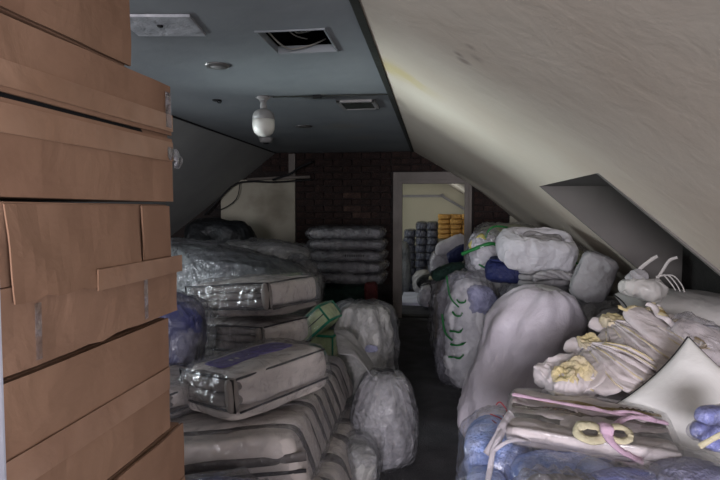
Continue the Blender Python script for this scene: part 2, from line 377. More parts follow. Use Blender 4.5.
# ------------------------------------------------------------------ the room
YB = 7.8; YF = -4.0; YE = 11.0; ZC = 2.31; XR = -.305; XL = -2.24
def zr(x):   # right roof slope, steeper low down, with a rounded bend
    a = ZC-.58*(x-XR); b = 2.292-.85*x
    d = a-b; k = .12
    return min(a, b)-k*math.exp(-abs(d)/.10)*.18
def zl(x): return ZC-.74*(XL-x)
xs_hi = [XR+(.72-XR)*i/10 for i in range(11)]
xs_lo = [.72+(2.2-.72)*i/10 for i in range(11)]
def slope_mesh(name, mat, zf, segs):
    V = []; Fc = []
    for (xs, y0, y1, ny) in segs:
        b = len(V); nx = len(xs)
        for j in range(ny+1):
            for x in xs: V.append((x, y0+(y1-y0)*j/ny, zf(x)))
        for j in range(ny):
            for i in range(nx-1):
                q = (b+j*nx+i, b+j*nx+i+1, b+(j+1)*nx+i+1, b+(j+1)*nx+i); Fc.append(q)
    o = mesh_obj(name, V, Fc, mat); struct(o)
    bm = bmesh.new(); bm.from_mesh(o.data); bmesh.ops.remove_doubles(bm, verts=bm.verts, dist=1e-4); bm.to_mesh(o.data); bm.free()
    o.data.polygons.foreach_set('use_smooth', [True]*len(o.data.polygons))
    return o
DY0, DY1, DX = 2.66, 4.03, .72
DZ = zr(DX)
struct(bm_obj('floor', boxbm(-4.2, 2.4, YF-.1, YE+.1, -.1, 0), 'floor'))
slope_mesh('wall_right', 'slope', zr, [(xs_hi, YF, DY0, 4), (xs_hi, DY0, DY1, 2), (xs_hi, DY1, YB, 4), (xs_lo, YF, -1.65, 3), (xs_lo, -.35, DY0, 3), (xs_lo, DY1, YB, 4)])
LX = -3.08
xl_hi = [XL+(LX-XL)*i/4 for i in range(5)]; xl_lo = [LX+(-4.0-LX)*i/4 for i in range(5)]
slope_mesh('wall_left', 'slope_left', zl, [(xl_hi, YF, YB, 8), (xl_lo, YF, DY0, 3), (xl_lo, DY1, YB, 3)])
# low knee walls
struct(bm_obj('wall_right_low', boxbm(2.2, 2.3, YF, YB, 0, zr(2.2)), 'void'))
bm = boxbm(-4.1, -4.0, YF, DY0, 0, zl(-4.0)); boxbm(-4.1, -4.0, DY1, YB, 0, zl(-4.0), bm=bm); boxbm(-4.1, -4.0, DY0, DY1, 0, .95, bm=bm)
struct(bm_obj('wall_left_low', bm, 'slope_left'))
# ceiling with the square hole and the air vent cut out
HX0, HX1, HY0, HY1 = -.815, -.498, 2.50, 2.85
VX0, VX1, VY0, VY1 = -.73, -.44, 4.12, 4.46
bm = bmesh.new(); T = .03
for (x0, x1, y0, y1) in ((XL, HX0, YF, YB), (HX1, XR, YF, YB), (HX0, HX1, YF, HY0), (HX0, HX1, HY1, YB)):
    boxbm(x0, x1, y0, y1, ZC, ZC+T, bm=bm)
struct(bm_obj('ceiling', bm, 'ceiling'))
bm = boxbm(HX0-.5, HX1+.3, HY0-.5, HY1+.5, ZC+.36, ZC+.40)
for (x0, x1, y0, y1) in ((HX0-.5, HX0-.46, HY0-.5, HY1+.5), (HX1+.26, HX1+.3, HY0-.5, HY1+.5), (HX0-.5, HX1+.3, HY0-.5, HY0-.46), (HX0-.5, HX1+.3, HY1+.46, HY1+.5)): boxbm(x0, x1, y0, y1, ZC+T, ZC+.38, bm=bm)
struct(bm_obj('ceiling_void', bm, 'void'))
# ceiling hole: plaster rim and loose wires
t = thing('ceiling_opening', 'rectangular hole cut in ceiling with loose wires hanging inside', 'ceiling hole', ((HX0+HX1)/2, (HY0+HY1)/2, ZC))
hx = (HX1-HX0)/2; hy = (HY1-HY0)/2
bm = bmesh.new()
for (x0, x1, y0, y1) in ((-hx-.004, hx+.004, hy-.006, hy+.016), (-hx-.004, hx+.004, -hy-.002, -hy+.002), (-hx-.004, -hx+.010, -hy, hy), (hx-.002, hx+.006, -hy, hy)):
    boxbm(x0, x1, y0, y1, -.008, .03, bm=bm)
bm_obj('rim', bm, 'ceiling', t)
for k in range(5):
    x = .03+k*.016
    MO('wire', tube(smooth_pts([(x, hy*.9, .10), (x+.02*math.sin(k*2), .05, .06+.01*k), (x-.03+.012*k, -.08, .025), (x-.02, -hy*.9, .12)]), .0035), 'wire', t)
MO('wire', tube(smooth_pts([(-hx+.03, -hy*.85, .03), (-.10, .0, .0), (-.07, .12, .0), (.03, hy*.8, .02), (.1, hy, .06)]), .004), 'wire', t)
MO('wire', tube(smooth_pts([(-.06, -.14, .05), (-.02, 0, .03), (.02, .10, .04)]), .003), 'wire', t)
# ceiling air vent
t = thing('ceiling_vent', 'rectangular metal air vent in the ceiling behind the bulb', 'vent', ((VX0+VX1)/2, (VY0+VY1)/2, ZC))
vx = (VX1-VX0)/2; vy = (VY1-VY0)/2; bm = bmesh.new()
for (x0, x1, y0, y1) in ((-vx, vx, vy-.035, vy), (-vx, vx, -vy, -vy+.035), (-vx, -vx+.03, -vy, vy), (vx-.03, vx, -vy, vy)): boxbm(x0, x1, y0, y1, -.018, 0, bm=bm, bev=.003)
bm_obj('frame', bm, 'bulbbase', t)
bm_obj('backing', boxbm(-vx+.02, vx-.02, -vy+.02, vy-.02, -.003, -.001), 'void', t)
for k in range(8):
    y = -vy+.055+k*.033
    bm_obj('slat', boxbm(-vx+.03, vx-.03, -.012, .012, -.001, .001), 'darktrim', t, loc=(0, y, -.010), rot=(R(35), 0, 0))
# dark strips where ceiling meets slopes
struct(bm_obj('trim_1', boxbm(XR-.024, XR+.012, YF, YB, ZC-.018, ZC+.004, .004), 'darktrim'))
struct(bm_obj('trim_2', boxbm(XL-.012, XL+.006, YF, YB, ZC-.012, ZC+.004), 'black'))
# front wall behind the camera, with its window opening
bm = bmesh.new()
for (x0, x1, z0, z1) in ((-4.1, -1.25, 0, 2.4), (.55, 2.3, 0, 2.4), (-1.25, .55, 0, .9), (-1.25, .55, 2.1, 2.4)): boxbm(x0, x1, YF-.1, YF, z0, z1, bm=bm)
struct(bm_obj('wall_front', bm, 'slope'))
# white door jamb close on the left
struct(bm_obj('door_1', boxbm(-.54, -.426, .44, .50, 0, ZC, .004), 'white'))
# right dormer: ceiling, two cheeks, dark end
DEX = 1.66
def cheek(name, y0, y1, matn):
    V = [(DX, y0, DZ), (DEX, y0, DZ), (DEX, y0, zr(DEX)-.02), (DX, y1, DZ), (DEX, y1, DZ), (DEX, y1, zr(DEX)-.02)]
    Fc = [(0, 1, 2), (5, 4, 3), (0, 3, 4, 1), (1, 4, 5, 2), (2, 5, 3, 0)]
    return struct(mesh_obj(name, V, Fc, matn, smooth=False))
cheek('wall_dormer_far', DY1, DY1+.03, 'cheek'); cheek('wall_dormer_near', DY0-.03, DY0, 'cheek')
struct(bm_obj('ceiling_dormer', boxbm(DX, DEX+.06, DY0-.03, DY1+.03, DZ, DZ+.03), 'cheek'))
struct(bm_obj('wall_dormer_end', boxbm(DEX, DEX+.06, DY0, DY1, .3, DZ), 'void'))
cheek('wall_added_dormer_far', -.35, -.32, 'cheek'); cheek('wall_added_dormer_near', -1.68, -1.65, 'cheek')  # unseen second dormer, made up to hold the added fill lamp
struct(bm_obj('ceiling_added_dormer', boxbm(DX, DEX+.06, -1.68, -.32, DZ, DZ+.03), 'cheek'))
struct(bm_obj('wall_added_dormer_sill', boxbm(DEX, DEX+.06, -1.65, -.35, .3, .80), 'cheek'))
wn = struct(bm_obj('window_added', boxbm(DEX+.03, DEX+.04, -1.65, -.35, .80, DZ), 'glass'))
bm = bmesh.new()
for (y0, y1, z0, z1) in ((-1.65, -1.59, .8, DZ), (-.41, -.35, .8, DZ), (-1.65, -.35, .8, .86), (-1.65, -.35, DZ-.06, DZ)): boxbm(DEX+.01, DEX+.06, y0, y1, z0, z1, bm=bm)
bm_obj('window_frame', bm, 'white', wn)
# left dormer with its window
LZ = zl(LX)
for nm, y0, y1 in (('wall_dormer_left_far', DY1, DY1+.03), ('wall_dormer_left_near', DY0-.03, DY0)):
    V = [(LX, y0, LZ), (-4.0, y0, LZ), (-4.0, y0, zl(-4.0)), (LX, y1, LZ), (-4.0, y1, LZ), (-4.0, y1, zl(-4.0))]
    struct(mesh_obj(nm, V, [(0, 2, 1), (5, 3, 4), (0, 1, 4, 3), (1, 2, 5, 4), (2, 0, 3, 5)], 'slope_left', smooth=False))
struct(bm_obj('ceiling_dormer_left', boxbm(-4.06, LX, DY0-.03, DY1+.03, LZ, LZ+.03), 'slope_left'))
wn = struct(bm_obj('window_1', boxbm(-4.02, -4.01, DY0, DY1, .95, LZ), 'glass'))
bm = bmesh.new()
for (y0, y1, z0, z1) in ((DY0, DY0+.06, .95, LZ), (DY1-.06, DY1, .95, LZ), (DY0, DY1, .95, 1.01), (DY0, DY1, LZ-.06, LZ), ((DY0+DY1)/2-.02, (DY0+DY1)/2+.02, .95, LZ)): boxbm(-4.05, -3.97, y0, y1, z0, z1, bm=bm)
bm_obj('window_frame', bm, 'white', wn)
wn = struct(bm_obj('window_2', boxbm(-1.25, .55, YF-.06, YF-.05, .9, 2.1), 'glass'))
bm = bmesh.new()
for (x0, x1, z0, z1) in ((-1.25, -1.19, .9, 2.1), (.49, .55, .9, 2.1), (-1.25, .55, .9, .96), (-1.25, .55, 2.04, 2.1), (-.38, -.32, .9, 2.1)): boxbm(x0, x1, YF-.09, YF+.01, z0, z1, bm=bm)
bm_obj('window_frame', bm, 'white', wn)

# back wall: mortar backing with a doorway, beige boards, bricks
OX0, OX1, OZ = -.455, .405, 1.865
bm = bmesh.new()
for (x0, x1, z0, z1) in ((-4.1, OX0-.06, 0, 2.4), (OX1+.06, 2.3, 0, 2.4), (OX0-.06, OX1+.06, OZ+.06, 2.4)): boxbm(x0, x1, YB, YB+.12, z0, z1, bm=bm)
wb = struct(bm_obj('wall_back', bm, 'mortar'))
bvars = []
for k in range(4):
    b = boxbm(-.128, .128, -.028, .03, -.040, .040, .006, seg=1)
    for v in b.verts: v.co += Vector((random.uniform(-.003, .003), random.uniform(-.004, .004), random.uniform(-.003, .003)))
    me = bpy.data.meshes.new('brick'); b.to_mesh(me); b.free(); me.materials.append(M['brick2' if k == 3 else 'brick']); bvars.append(me)
def brick(x, z, w=1.0, var=None):
    k = var if var is not None else random.choice((0, 1, 2))
    o = bpy.data.objects.new('brick', bvars[k]); COL.objects.link(o); o.parent = wb
    o.location = (x, YB-random.uniform(0, .008), z); o.scale = (w, 1, 1)
PX, PZ = .268, .092
def bricks(x0, x1, z0, z1):
    r = 0; z = z0+PZ/2
    while z < z1-PZ*.3:
        x = x0-(PX/2 if r % 2 else 0)
        while x < x1-.02:
            a = max(x, x0); b = min(x+PX, x1)
            if b-a > .05:
                cx = (a+b)/2
                bare = 3 if (-1.35 < cx < -.9 and 1.42 < z < 1.72 and random.random() < .55) else None
                brick(cx, z, (b-a-.011)/.256, bare)
            x += PX
        z += PZ; r += 1
bricks(-1.955, -.60, .46, 2.31)
bricks(-.60, .10, 2.03, 2.31)
bricks(-2.45, -1.955, 2.04, 2.31)
bricks(.52, .98, 1.20, 1.75)
struct(bm_obj('wall_back_board_left', boxbm(-3.06, -1.965, YB-.05, YB-.002, 0, 1.93, .004), 'beige'))
struct(bm_obj('wall_back_board_right', boxbm(1.0, 2.19, YB-.05, YB-.002, 0, 1.42, .004), 'beige'))
struct(bm_obj('trim_3', boxbm(-2.05, -1.955, YB-.07, YB-.03, 1.93, ZC-.02, .004), 'casing'))
# door casing
bm = bmesh.new()
for (x0, x1, z0, z1) in ((-.575, OX0, 0, 2.02), (OX1, .495, 0, 2.02), (OX0, OX1, OZ, 2.02)): boxbm(x0, x1, YB-.045, YB+.14, z0, z1, .004, bm=bm)
dr = struct(bm_obj('door_2', bm, 'casing'))
bm = bmesh.new()
for (x0, x1, z0, z1) in ((-.50, OX0+.006, 0, 1.90), (OX1-.006, .45, 0, 1.90), (OX0, OX1, OZ-.006, 1.915)): boxbm(x0, x1, YB-.065, YB-.04, z0, z1, .005, bm=bm)
bm_obj('inner_moulding', bm, 'casing', dr)
bm_obj('threshold', boxbm(OX0, OX1, YB-.03, YB+.14, 0, .02, .004), 'void', dr)
# pipes and sagging cables at the back left
t = thing('pipe_run', 'grey pipes with sagging black cables along the back wall at upper left', 'pipes', (-2.6, 7.65, 1.95))
MO('pipe', tube([(-.02, 0, -.02), (.45, 0, .0), (.88, .0, .01)], .022, 10), 'casing', t)
MO('cable', tube(smooth_pts([(-.62, -.1, -.52), (-.25, -.02, -.12), (0, 0, -.05), (.3, 0, -.06), (.6, 0, -.05), (.9, 0, -.03)]), .014), 'black', t)
MO('cable', tube(smooth_pts([(.35, -.03, -.03), (.6, -.03, .05), (.72, -.03, .13), (.92, -.03, .22)]), .016), 'black', t)
MO('cable', tube(smooth_pts([(-.12, -.03, -.05), (-.18, -.04, -.3), (-.42, -.05, -.45), (-.55, -.06, -.40)]), .007), 'black', t)
# ceiling fixtures
t = thing('hanging_bulb', 'white frosted capsule bulb hanging from its ceiling holder', 'lamp', (-1.22, 3.92, ZC))
MO('ceiling_rose', lathe([(.045, 0), (.045, -.012), (.02, -.03)][::-1]), 'bulbbase', t)
MO('socket', lathe([(.022, -.095), (.026, -.07), (.018, -.045), (.012, -.02)]), 'bulbbase', t)
MO('bracket', tube(smooth_pts([(-.055, 0, -.004), (-.03, 0, -.02), (-.01, 0, -.05)]), .006), 'bulbbase', t)
MO('bracket', tube(smooth_pts([(.055, 0, -.004), (.03, 0, -.02), (.01, 0, -.05)]), .006), 'bulbbase', t)
MO('bulb_neck', lathe([(.079, -.165), (.078, -.140), (.066, -.112), (.045, -.096), (.022, -.088)]), 'bulbbase', t)
MO('bulb_glass', lathe([(.02, -.283), (.045, -.276), (.066, -.258), (.077, -.232), (.079, -.20), (.079, -.165)]), 'bulb', t)
t = thing('ceiling_cable_shadow', 'thin clipped cable with its shadow along the ceiling beside the hanging bulb', 'cable', (-1.15, 3.92, ZC-.008))
MO('cable', tube([(0, 0, 0), (.3, .005, .0), (.55, 0, 0), (.82, .01, .0)], .005), 'darktrim', t)  # cable coloured dark to stand in for its soft shadow
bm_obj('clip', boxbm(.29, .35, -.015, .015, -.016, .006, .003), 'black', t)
t = thing('recessed_light', 'round metal recessed ceiling light between hole and left slope', 'lamp', P(217, 65, 3.05))
t.location = (-1.215, 3.05, ZC)
MO('rim', lathe([(.04, -.012), (.062, -.010), (.068, -.003), (.068, 0)]), 'metal', t); MO('reflector', lathe([(.001, -.014), (.036, -.013), (.04, -.008)]), 'bulbbase', t)
t = thing('smoke_detector', 'small round detector on the far ceiling below the bulb', 'detector', (-1.45, 5.25, ZC)); t.location = P(266, 142, 6.15); t.location.z = ZC
MO('housing', lathe([(.04, -.055), (.065, -.05), (.075, -.02), (.08, 0)]), 'bulbbase', t); MO('sensor_cap', lathe([(.015, -.07), (.03, -.065), (.035, -.05)]), 'black', t)
o = MO('ceiling_hook', merge(lathe([(.03, -.008), (.034, 0)], 14), tube(smooth_pts([(0, 0, 0), (.01, 0, -.02), (.03, 0, -.02), (.035, 0, -.008)]), .004)), 'black'); o.location = (-1.60, 4.0, ZC)
tag(o, 'small black hook on the ceiling left of the bulb', 'hook')
o = MO('ceiling_plate', merge(lathe([(.05, -.014), (.075, -.01), (.08, 0)], 18)), 'metal'); o.location = (-1.265, 5.34, ZC)
tag(o, 'small round metal plate on the ceiling right of the bulb', 'plate')
t = thing('ceiling_patch', 'pale rectangular plaster patch on the ceiling above the boxes', 'patch', (-1.17, 2.36, ZC), (0, 0, R(8)))
bm_obj('board', boxbm(-.17, .14, -.13, .13, -.012, 0, .003), 'patch', t); MO('screw', lathe([(.012, -.018), (.014, -.012)], 10), 'black', t, loc=(-.02, -.02, 0))

# ------------------------------------------------------------------ the room beyond the doorway
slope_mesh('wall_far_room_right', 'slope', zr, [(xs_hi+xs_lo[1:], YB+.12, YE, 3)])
slope_mesh('wall_far_room_left', 'cream', zl, [(xl_hi+xl_lo[1:], YB+.12, YE, 3)])
struct(bm_obj('ceiling_far_room', boxbm(XL, XR, YB, YE, ZC, ZC+.03), 'cream'))
struct(bm_obj('wall_far_room_end', boxbm(-4.1, 2.3, YE, YE+.1, 0, 2.4), 'cream'))
def zt(x): return 2.0 if x < .12 else 2.0-.62*(x-.12)
V, Fc = ribbon([(-1.2, YE-.015, 1.77), (-.6, YE-.015, 1.77), (.13, YE-.015, 1.77), (.14, YE-.015, 1.765), (.9, YE-.015, 1.32)], .05, .012, (0, 1, 0), wob=0)
struct(mesh_obj('trim_4', V, Fc, 'bulbbase', smooth=False))

# ------------------------------------------------------------------ cardboard boxes, stacked with their flaps to the aisle
def wavy_panel(y0, y1, z0, z1, th, seed, bow=.004, ny=16, nz=7, ragged=0, tilt=0):
    V = []; Fc = []
    for s in (0, 1):
        for i in range(ny+1):
            for j in range(nz+1):
                y = y0+(y1-y0)*i/ny; z = z0+(z1-z0)*j/nz
                k = bow*(noise.noise(Vector((y*6+seed, z*8, seed)))+.5*noise.noise(Vector((y*17+seed, z*15, seed))))
                if ragged and j == 0: z += ragged*noise.noise(Vector((y*25, seed, 3)))
                V.append((th*s+k+tilt*(1-j/nz), y, z))
    m = (ny+1)*(nz+1)
    for i in range(ny):
        for j in range(nz):
            a = i*(nz+1)+j; Fc.append((a, a+1, a+nz+2, a+nz+1)); Fc.append((m+a, m+a+nz+1, m+a+nz+2, m+a+1))
    per = [i*(nz+1) for i in range(ny+1)]+[ny*(nz+1)+j for j in range(1, nz+1)]+[i*(nz+1)+nz for i in range(ny-1, -1, -1)]+[j for j in range(nz-1, 0, -1)]
    for a, b in zip(per, per[1:]+per[:1]): Fc.append((a, b, b+m, a+m))
    return V, Fc
BX = -.62
def carton(label, z0, z1, y1, y0=.56, depth=.44, seam=None, gap=.008, taped=True, upper=None, lower=None, rz=0, extra=None, dx=0, mat='card', low_tilt=0):
    t = thing('cardboard_box', label, 'box', (BX+dx, (y0+y1)/2, z0), (0, 0, R(rz)), 'cardboard boxes stacked on the left')
    h = z1-z0; l = (y1-y0)/2; s = seam if seam is not None else h/2
    bm = boxbm(-depth, -.006, -l, l, .002, h-.002, .006)
    for v in bm.verts: v.co.x += .004*noise.noise(v.co*9)
    bm_obj('body', bm, mat, t)
    u = upper or (-l+.003, l-.003); lo = lower or (-l+.003, l-.003)
    MO('flap', wavy_panel(u[0], u[1], s+gap/2, h-.003, .006, z0*10+1), mat, t, smooth=False)
    MO('flap', wavy_panel(lo[0], lo[1], .003, s-gap/2, .006, z0*10+4, tilt=0), mat, t, smooth=False)
    if taped:
        MO('tape', wavy_panel(-l+.01, l-.01, s-.026, s+.026, .0012, z0*3, bow=.0015, nz=2), 'tape', t, smooth=False, loc=(.0095, 0, 0))
    return t, l, h, s
t, l, h, s = carton('cardboard box at the top of the stack, cropped by the upper frame', 1.79, 2.09, 1.09, taped=False, dx=-.004, gap=.002, rz=0)
t, l, h, s = carton('cardboard box with a black open slit between its flaps, second from top', 1.5165, 1.785, 1.235, seam=.15, gap=.008, taped=False, rz=-2)
bm_obj('slit_shadow_gap', boxbm(-.008, -.0055, -l+.02, l-.03, s-.006, s+.006), 'black', t)
MO('tape', wavy_panel(-l+.02, l-.004, s+.012, s+.05, .0012, 3, bow=.0015, nz=2), 'tape', t, smooth=False, loc=(.0085, 0, 0))
MO('tape', wavy_panel(-l+.02, l-.004, s-.055, s-.012, .0012, 5, bow=.0015, nz=2), 'tape', t, smooth=False, loc=(.0085, 0, 0))
MO('torn_film_end', ribbon([(.010, l-.03, s-.03), (.012, l-.004, s-.035), (.016, l+.010, s-.05), (.010, l+.012, s-.07)], .035, .001, (1, 0, .2), wob=.8), 'film_thick', t)
MO('film_strip', wavy_panel(l-.035, l-.01, s+.02, h-.02, .0008, 33, bow=.001), 'film_thick', t, smooth=False, loc=(.0095, 0, 0))
t, l, h, s = carton('cardboard box with torn folded flap and overlapping lower panel, third from top', 1.258, 1.515, 1.225, taped=False, seam=.13, gap=.002, mat='card2')
MO('torn_flap', wavy_panel(-l+.165, l-.14, .106, h-.006, .0025, 9, bow=.005, ragged=.014, tilt=.013), 'card', t, smooth=False, loc=(.009, 0, 0))
MO('corner_strip', wavy_panel(l-.125, l-.004, .13, h-.006, .004, 11, bow=.003, tilt=.003), 'card', t, smooth=False, loc=(.010, 0, 0))
MO('lower_panel', wavy_panel(-l, l+.028, .004, .130, .005, 12, bow=.006, ragged=.006), 'card2', t, smooth=False, loc=(.009, 0, 0))
MO('panel_hem', wavy_panel(.03, l+.030, .098, .136, .003, 14, bow=.004, nz=2), 'tape', t, smooth=False, loc=(.024, 0, 0))
for a in (-.12, .205): MO('film_strip', wavy_panel(a, a+.014, .012, .10, .0008, a*9+3, bow=.001), 'film', t, smooth=False, loc=(.0165, 0, 0))
t, l, h, s = carton('cardboard box taped along a straight middle seam, fourth from top', .985, 1.252, 1.225, seam=.125, gap=.004)
t, l, h, s = carton('cardboard box below the straight-taped one, farther corner jutting out at bottom', .66, .980, 1.285, dx=.005, gap=.004)
t, l, h, s = carton('cardboard box hidden low in the stack, second from the floor', .33, .655, 1.26, gap=.004)
t, l, h, s = carton('cardboard box standing on the floor at the base of the stack', 0, .325, 1.27, gap=.004)

# ------------------------------------------------------------------ quilt bundles
def quilt_bundle(name, label, loc, rz, L, W, H, nf=3, tilt=(0, 0), seed=1, group=None, band=True, mat='taupe', wrap='film', flange=True):
    t = thing(name, label, 'quilt bundle', loc, (R(tilt[0]), R(tilt[1]), R(rz)), group)
    base = .045 if flange else 0
    if flange: MO('bottom_fold', puff(L+.015, W+.015, .05, 5, 14, .004, 9, seed+20), mat, t)
    MO('cover', xform(puff(L, W-.03, H-base, 6, 16, .008, 7, seed), (0, .015, base)), mat if mat != 'taupe' else 'taupe2', t)
    fh = (H-base-.03)/nf
    for k in range(nf):
        p = puff(L*.90, .10, fh*1.02, 3.2, 14, .007, 11, seed+k*3+1, stretch=(1, 1, 1))
        MO('fold', xform(p, (0, -W/2+.04, base+.012+k*fh)), 'taupe', t)
    a = L/2-.008; y = -W/2+.006; z0 = base+.005; z1 = H-.012
    rect = [(-a, y, z0), (-a*.5, y-.006, z0-.004), (0, y-.008, z0), (a*.5, y-.006, z0), (a, y, z0), (a, y, z1), (a*.4, y-.006, z1+.004), (-a*.4, y-.006, z1-.003), (-a, y, z1)]
    MO('piping', tube(rect, .006, 6, True), 'piping', t)
    b = W/2-.03; x = L/2-.004
    MO('piping', tube([(x-.01, -b, H-.014), (x, 0, H-.010), (x-.01, b, H-.014)], .005), 'piping', t)
    MO('piping', tube([(x, -b, base-.002), (x+.008, 0, base), (x, b, base)], .005), 'piping', t)
    if band: MO('edge_band', puff(.035, .05, H-base-.01, 4, 8, .003, 9, seed), 'taupe', t, loc=(L/2-.03, -W/2+.012, base))
    MO('plastic_wrap', xform(puff(L+.035, W+.05, H+.02, 5, 20, .011, 12, seed+9), (0, 0, -.004)), wrap, t)
    return t
quilt_bundle('quilt_bundle', 'taupe folded quilt bundle with dark piping, top of the leaning pile', (-1.12, 3.38, .862), -26, .72, .48, .205, 3, (0, -6), 2)
quilt_bundle('quilt_bundle', 'taupe folded quilt bundle squeezed under the topmost one', (-1.14, 3.36, .615), -28, .68, .44, .205, 3, (0, -5), 5)
t = quilt_bundle('quilt_bundle', 'long pale quilt bundle with purple label lying on the big bale', (-.84, 2.60, .595), -33, .42, .60, .20, 2, (3, -3), 8, mat='taupe2')
MO('purple_label', xform(puff(.16, .44, .010, 8, 10, .003, 8, 2), (0, 0, 0)), 'purple', t, loc=(-.02, -.02, .204))
for k in range(6): bm_obj('label_lettering', boxbm(-.012, .012, -.008, .008, 0, .001), 'taupe2', t, loc=(.0, -.15+k*.035, .2155))
t = quilt_bundle('quilt_bundle', 'small dark taupe quilt bundle tucked beside the boxes, low left', (-1.26, 2.52, .555), -20, .30, .34, .14, 2, (0, 4), 12, wrap='film_dark')

# big bale of folded blankets standing side by side
def blanket_bale(label, loc, rz, n, L, pitch, H, seed, group=None, wrap='film', shear=0):
    t = thing('blanket_bale', label, 'blanket bale', loc, (0, 0, R(rz)), group)
    for k in range(n):
        y = (k-(n-1)/2)*pitch; sh = math.tan(R(shear)); xo = y*sh
        p = puff(L+random.uniform(-.02, .01), pitch*1.08, H+random.uniform(-.02, .01), 7, 20, .010, 6, seed+k, stretch=(1, 1.4, 1))
        V = [Vector((v.x+v.y*sh+(.10*(1-v.z/H) if v.x > 0 else 0), v.y, v.z)) for v in p[0]]
        bl = MO('folded_blanket', (V, p[1]), 'taupe2', t, loc=(xo, y, 0))
        # darker woven stripe across each blanket
        q = puff(L*.995, pitch*.34, H*.985, 7, 14, .006, 6, seed+k, stretch=(1, 1.4, 1))
        V = [Vector((v.x+v.y*sh+(.10*(1-v.z/H) if v.x > 0 else 0), v.y, v.z)) for v in q[0]]
        MO('dark_stripe', (V, q[1]), 'taupestripe', bl, loc=(.003+pitch*.33*sh, pitch*.33, .004))
    y0 = -n*pitch/2
    for q, (z, hh, m_) in enumerate(((.035, .05, 'taupestripe'), (.105, .016, 'piping'), (.165, .040, 'taupestripe'))):
        pts = [(y0*sh-L/2+.03+(L+.04)*i/8, y0-.012+.003*math.sin(i*2), z+.006*math.sin(i*1.3+q)) for i in range(9)]
        MO('front_band', ribbon(pts, hh, .004, (0, -1, 0), seed=q), m_, t)
    p = puff(L+.04, n*pitch+.04, H+.02, 8, 26, .010, 9, seed+30)
    V = [Vector((v.x+(.10*(1-v.z/H) if v.x > 0 else 0)+v.y*math.tan(R(shear)), v.y, v.z)) for v in p[0]]
    MO('plastic_wrap', (V, p[1]), wrap, t, loc=(0, 0, 0))
    return t
bale = blanket_bale('big clear-wrapped bale of grey folded blankets beside the aisle', (-1.0, 2.76, .285), 24, 9, .86, .134, .27, 3, shear=24)
blanket_bale('low bale of pale folded blankets under the big bale at the aisle', (-.86, 2.80, 0), 16, 5, .80, .24, .262, 13, shear=16)
t = thing('grey_sheet', 'thin grey sheet draped over the aisle end of the big bale', 'sheet', (0, 0, 0))
V = []; Fc = []; NN = 18
for i in range(NN+1):
    for j in range(NN+1):
        u = i/NN; v = j/NN
        p = Vector((-.66+.30*u+.10*v, 3.62-.40*v+.05*u, .70-.06*v-.45*max(0, u-.25)**1.25))
        p += Vector((.5, -.3, 1))*.016*(noise.noise(Vector((u*3, v*5, 2)))+.6*ridge(Vector((u*1.5, v*7, 5))))
        V.append(p)
for i in range(NN):
    for j in range(NN): a = i*(NN+1)+j; Fc.append((a, a+NN+1, a+NN+2, a+1))
o = mesh_obj('cloth', V, Fc, 'stackplastic', t); o.data.materials[0] = M['greycloth']
sm = o.modifiers.new('thickness', 'SOLIDIFY'); sm.thickness = .006

# ------------------------------------------------------------------ left side heap
def soft(name, label, cat, loc, rot, size, mat, e=4, wr=.02, fr=5, seed=1, wrap=None, n=18, group=None, piece='contents'):
    if not wrap:
        o = MO(name, puff(*size, e, n, wr, fr, seed), mat, loc=loc, rot=[R(a) for a in rot]); return tag(o, label, cat, group)
    t = thing(name, label, cat, loc, [R(a) for a in rot], group)
    MO(piece, puff(*size, e, n, wr, fr, seed), mat, t)
    MO('plastic_wrap', xform(puff(size[0]+.04, size[1]+.04, size[2]+.03, e, n+4, wr*1.1, fr*1.9, seed+4), (0, 0, -.006)), wrap, t)
    return t
soft('plastic_covered_bale', 'long grey-green plastic-covered bale sloping behind the boxes', 'bale', (-1.92, 4.58, .0), (0, 9, -12), (1.50, .76, 1.15), 'greyplastic', 4.5, .03, 3.2, 3, n=26, wrap='film_dark')
soft('bedding_sack', 'blue-violet plastic bag squeezed between the boxes and the quilts', 'bag', (-1.50, 2.93, .57), (0, 0, 10), (.40, .46, .42), 'bluebag', 3.5, .03, 5, 8, wrap='film_violet')
soft('printed_bag', 'blue printed bag at the bottom edge beside the boxes', 'bag', (-.87, 1.84, 0), (0, 0, 12), (.60, .28, .50), 'bluebag', 4, .02, 6, 9, wrap='film')
soft('grey_bale', 'plain grey bale under the patterned bag', 'bale', (-1.80, 5.35, 0), (0, 0, 4), (.78, .62, .93), 'greyplastic', 5, .02, 4, 10)
t = soft('patterned_bag', 'light grey plastic bag with dark speckled print, behind the long bale', 'bag', (-1.66, 5.30, .95), (0, 3, 4), (.86, .55, .22), 'oldwhite', 3, .02, 7, 11, wrap='film')
for k in range(9):
    a = -.32+.078*k
    MO('print_mark', puff(.028, .008, .014+.008*(k % 3), 3, 5, .002, 30, k), 'piping', t, loc=(a, -.262+.05*abs(a)*2, .07+.05*((k*7) % 5)/5), rot=(0, R(35+20*(k % 4)), 0))
soft('black_bag', 'upper black plastic bag against the left slope', 'bag', (-2.55, 6.35, .70), (0, 4, 12), (.80, .60, .70), 'blackplastic', 3, .03, 5, 14)
soft('black_bag', 'lower black plastic bag on the floor against the left slope', 'bag', (-2.55, 6.35, 0), (0, 0, 4), (.92, .70, .66), 'blackplastic', 3.5, .03, 5, 15)
soft('smoky_bag', 'dark see-through bag between patterned bag and plastic pillow stack', 'bag', (-1.21, 5.0, 0), (0, 0, 0), (.30, .34, 1.04), 'stackplastic', 3, .03, 6, 16, wrap='film_dark')
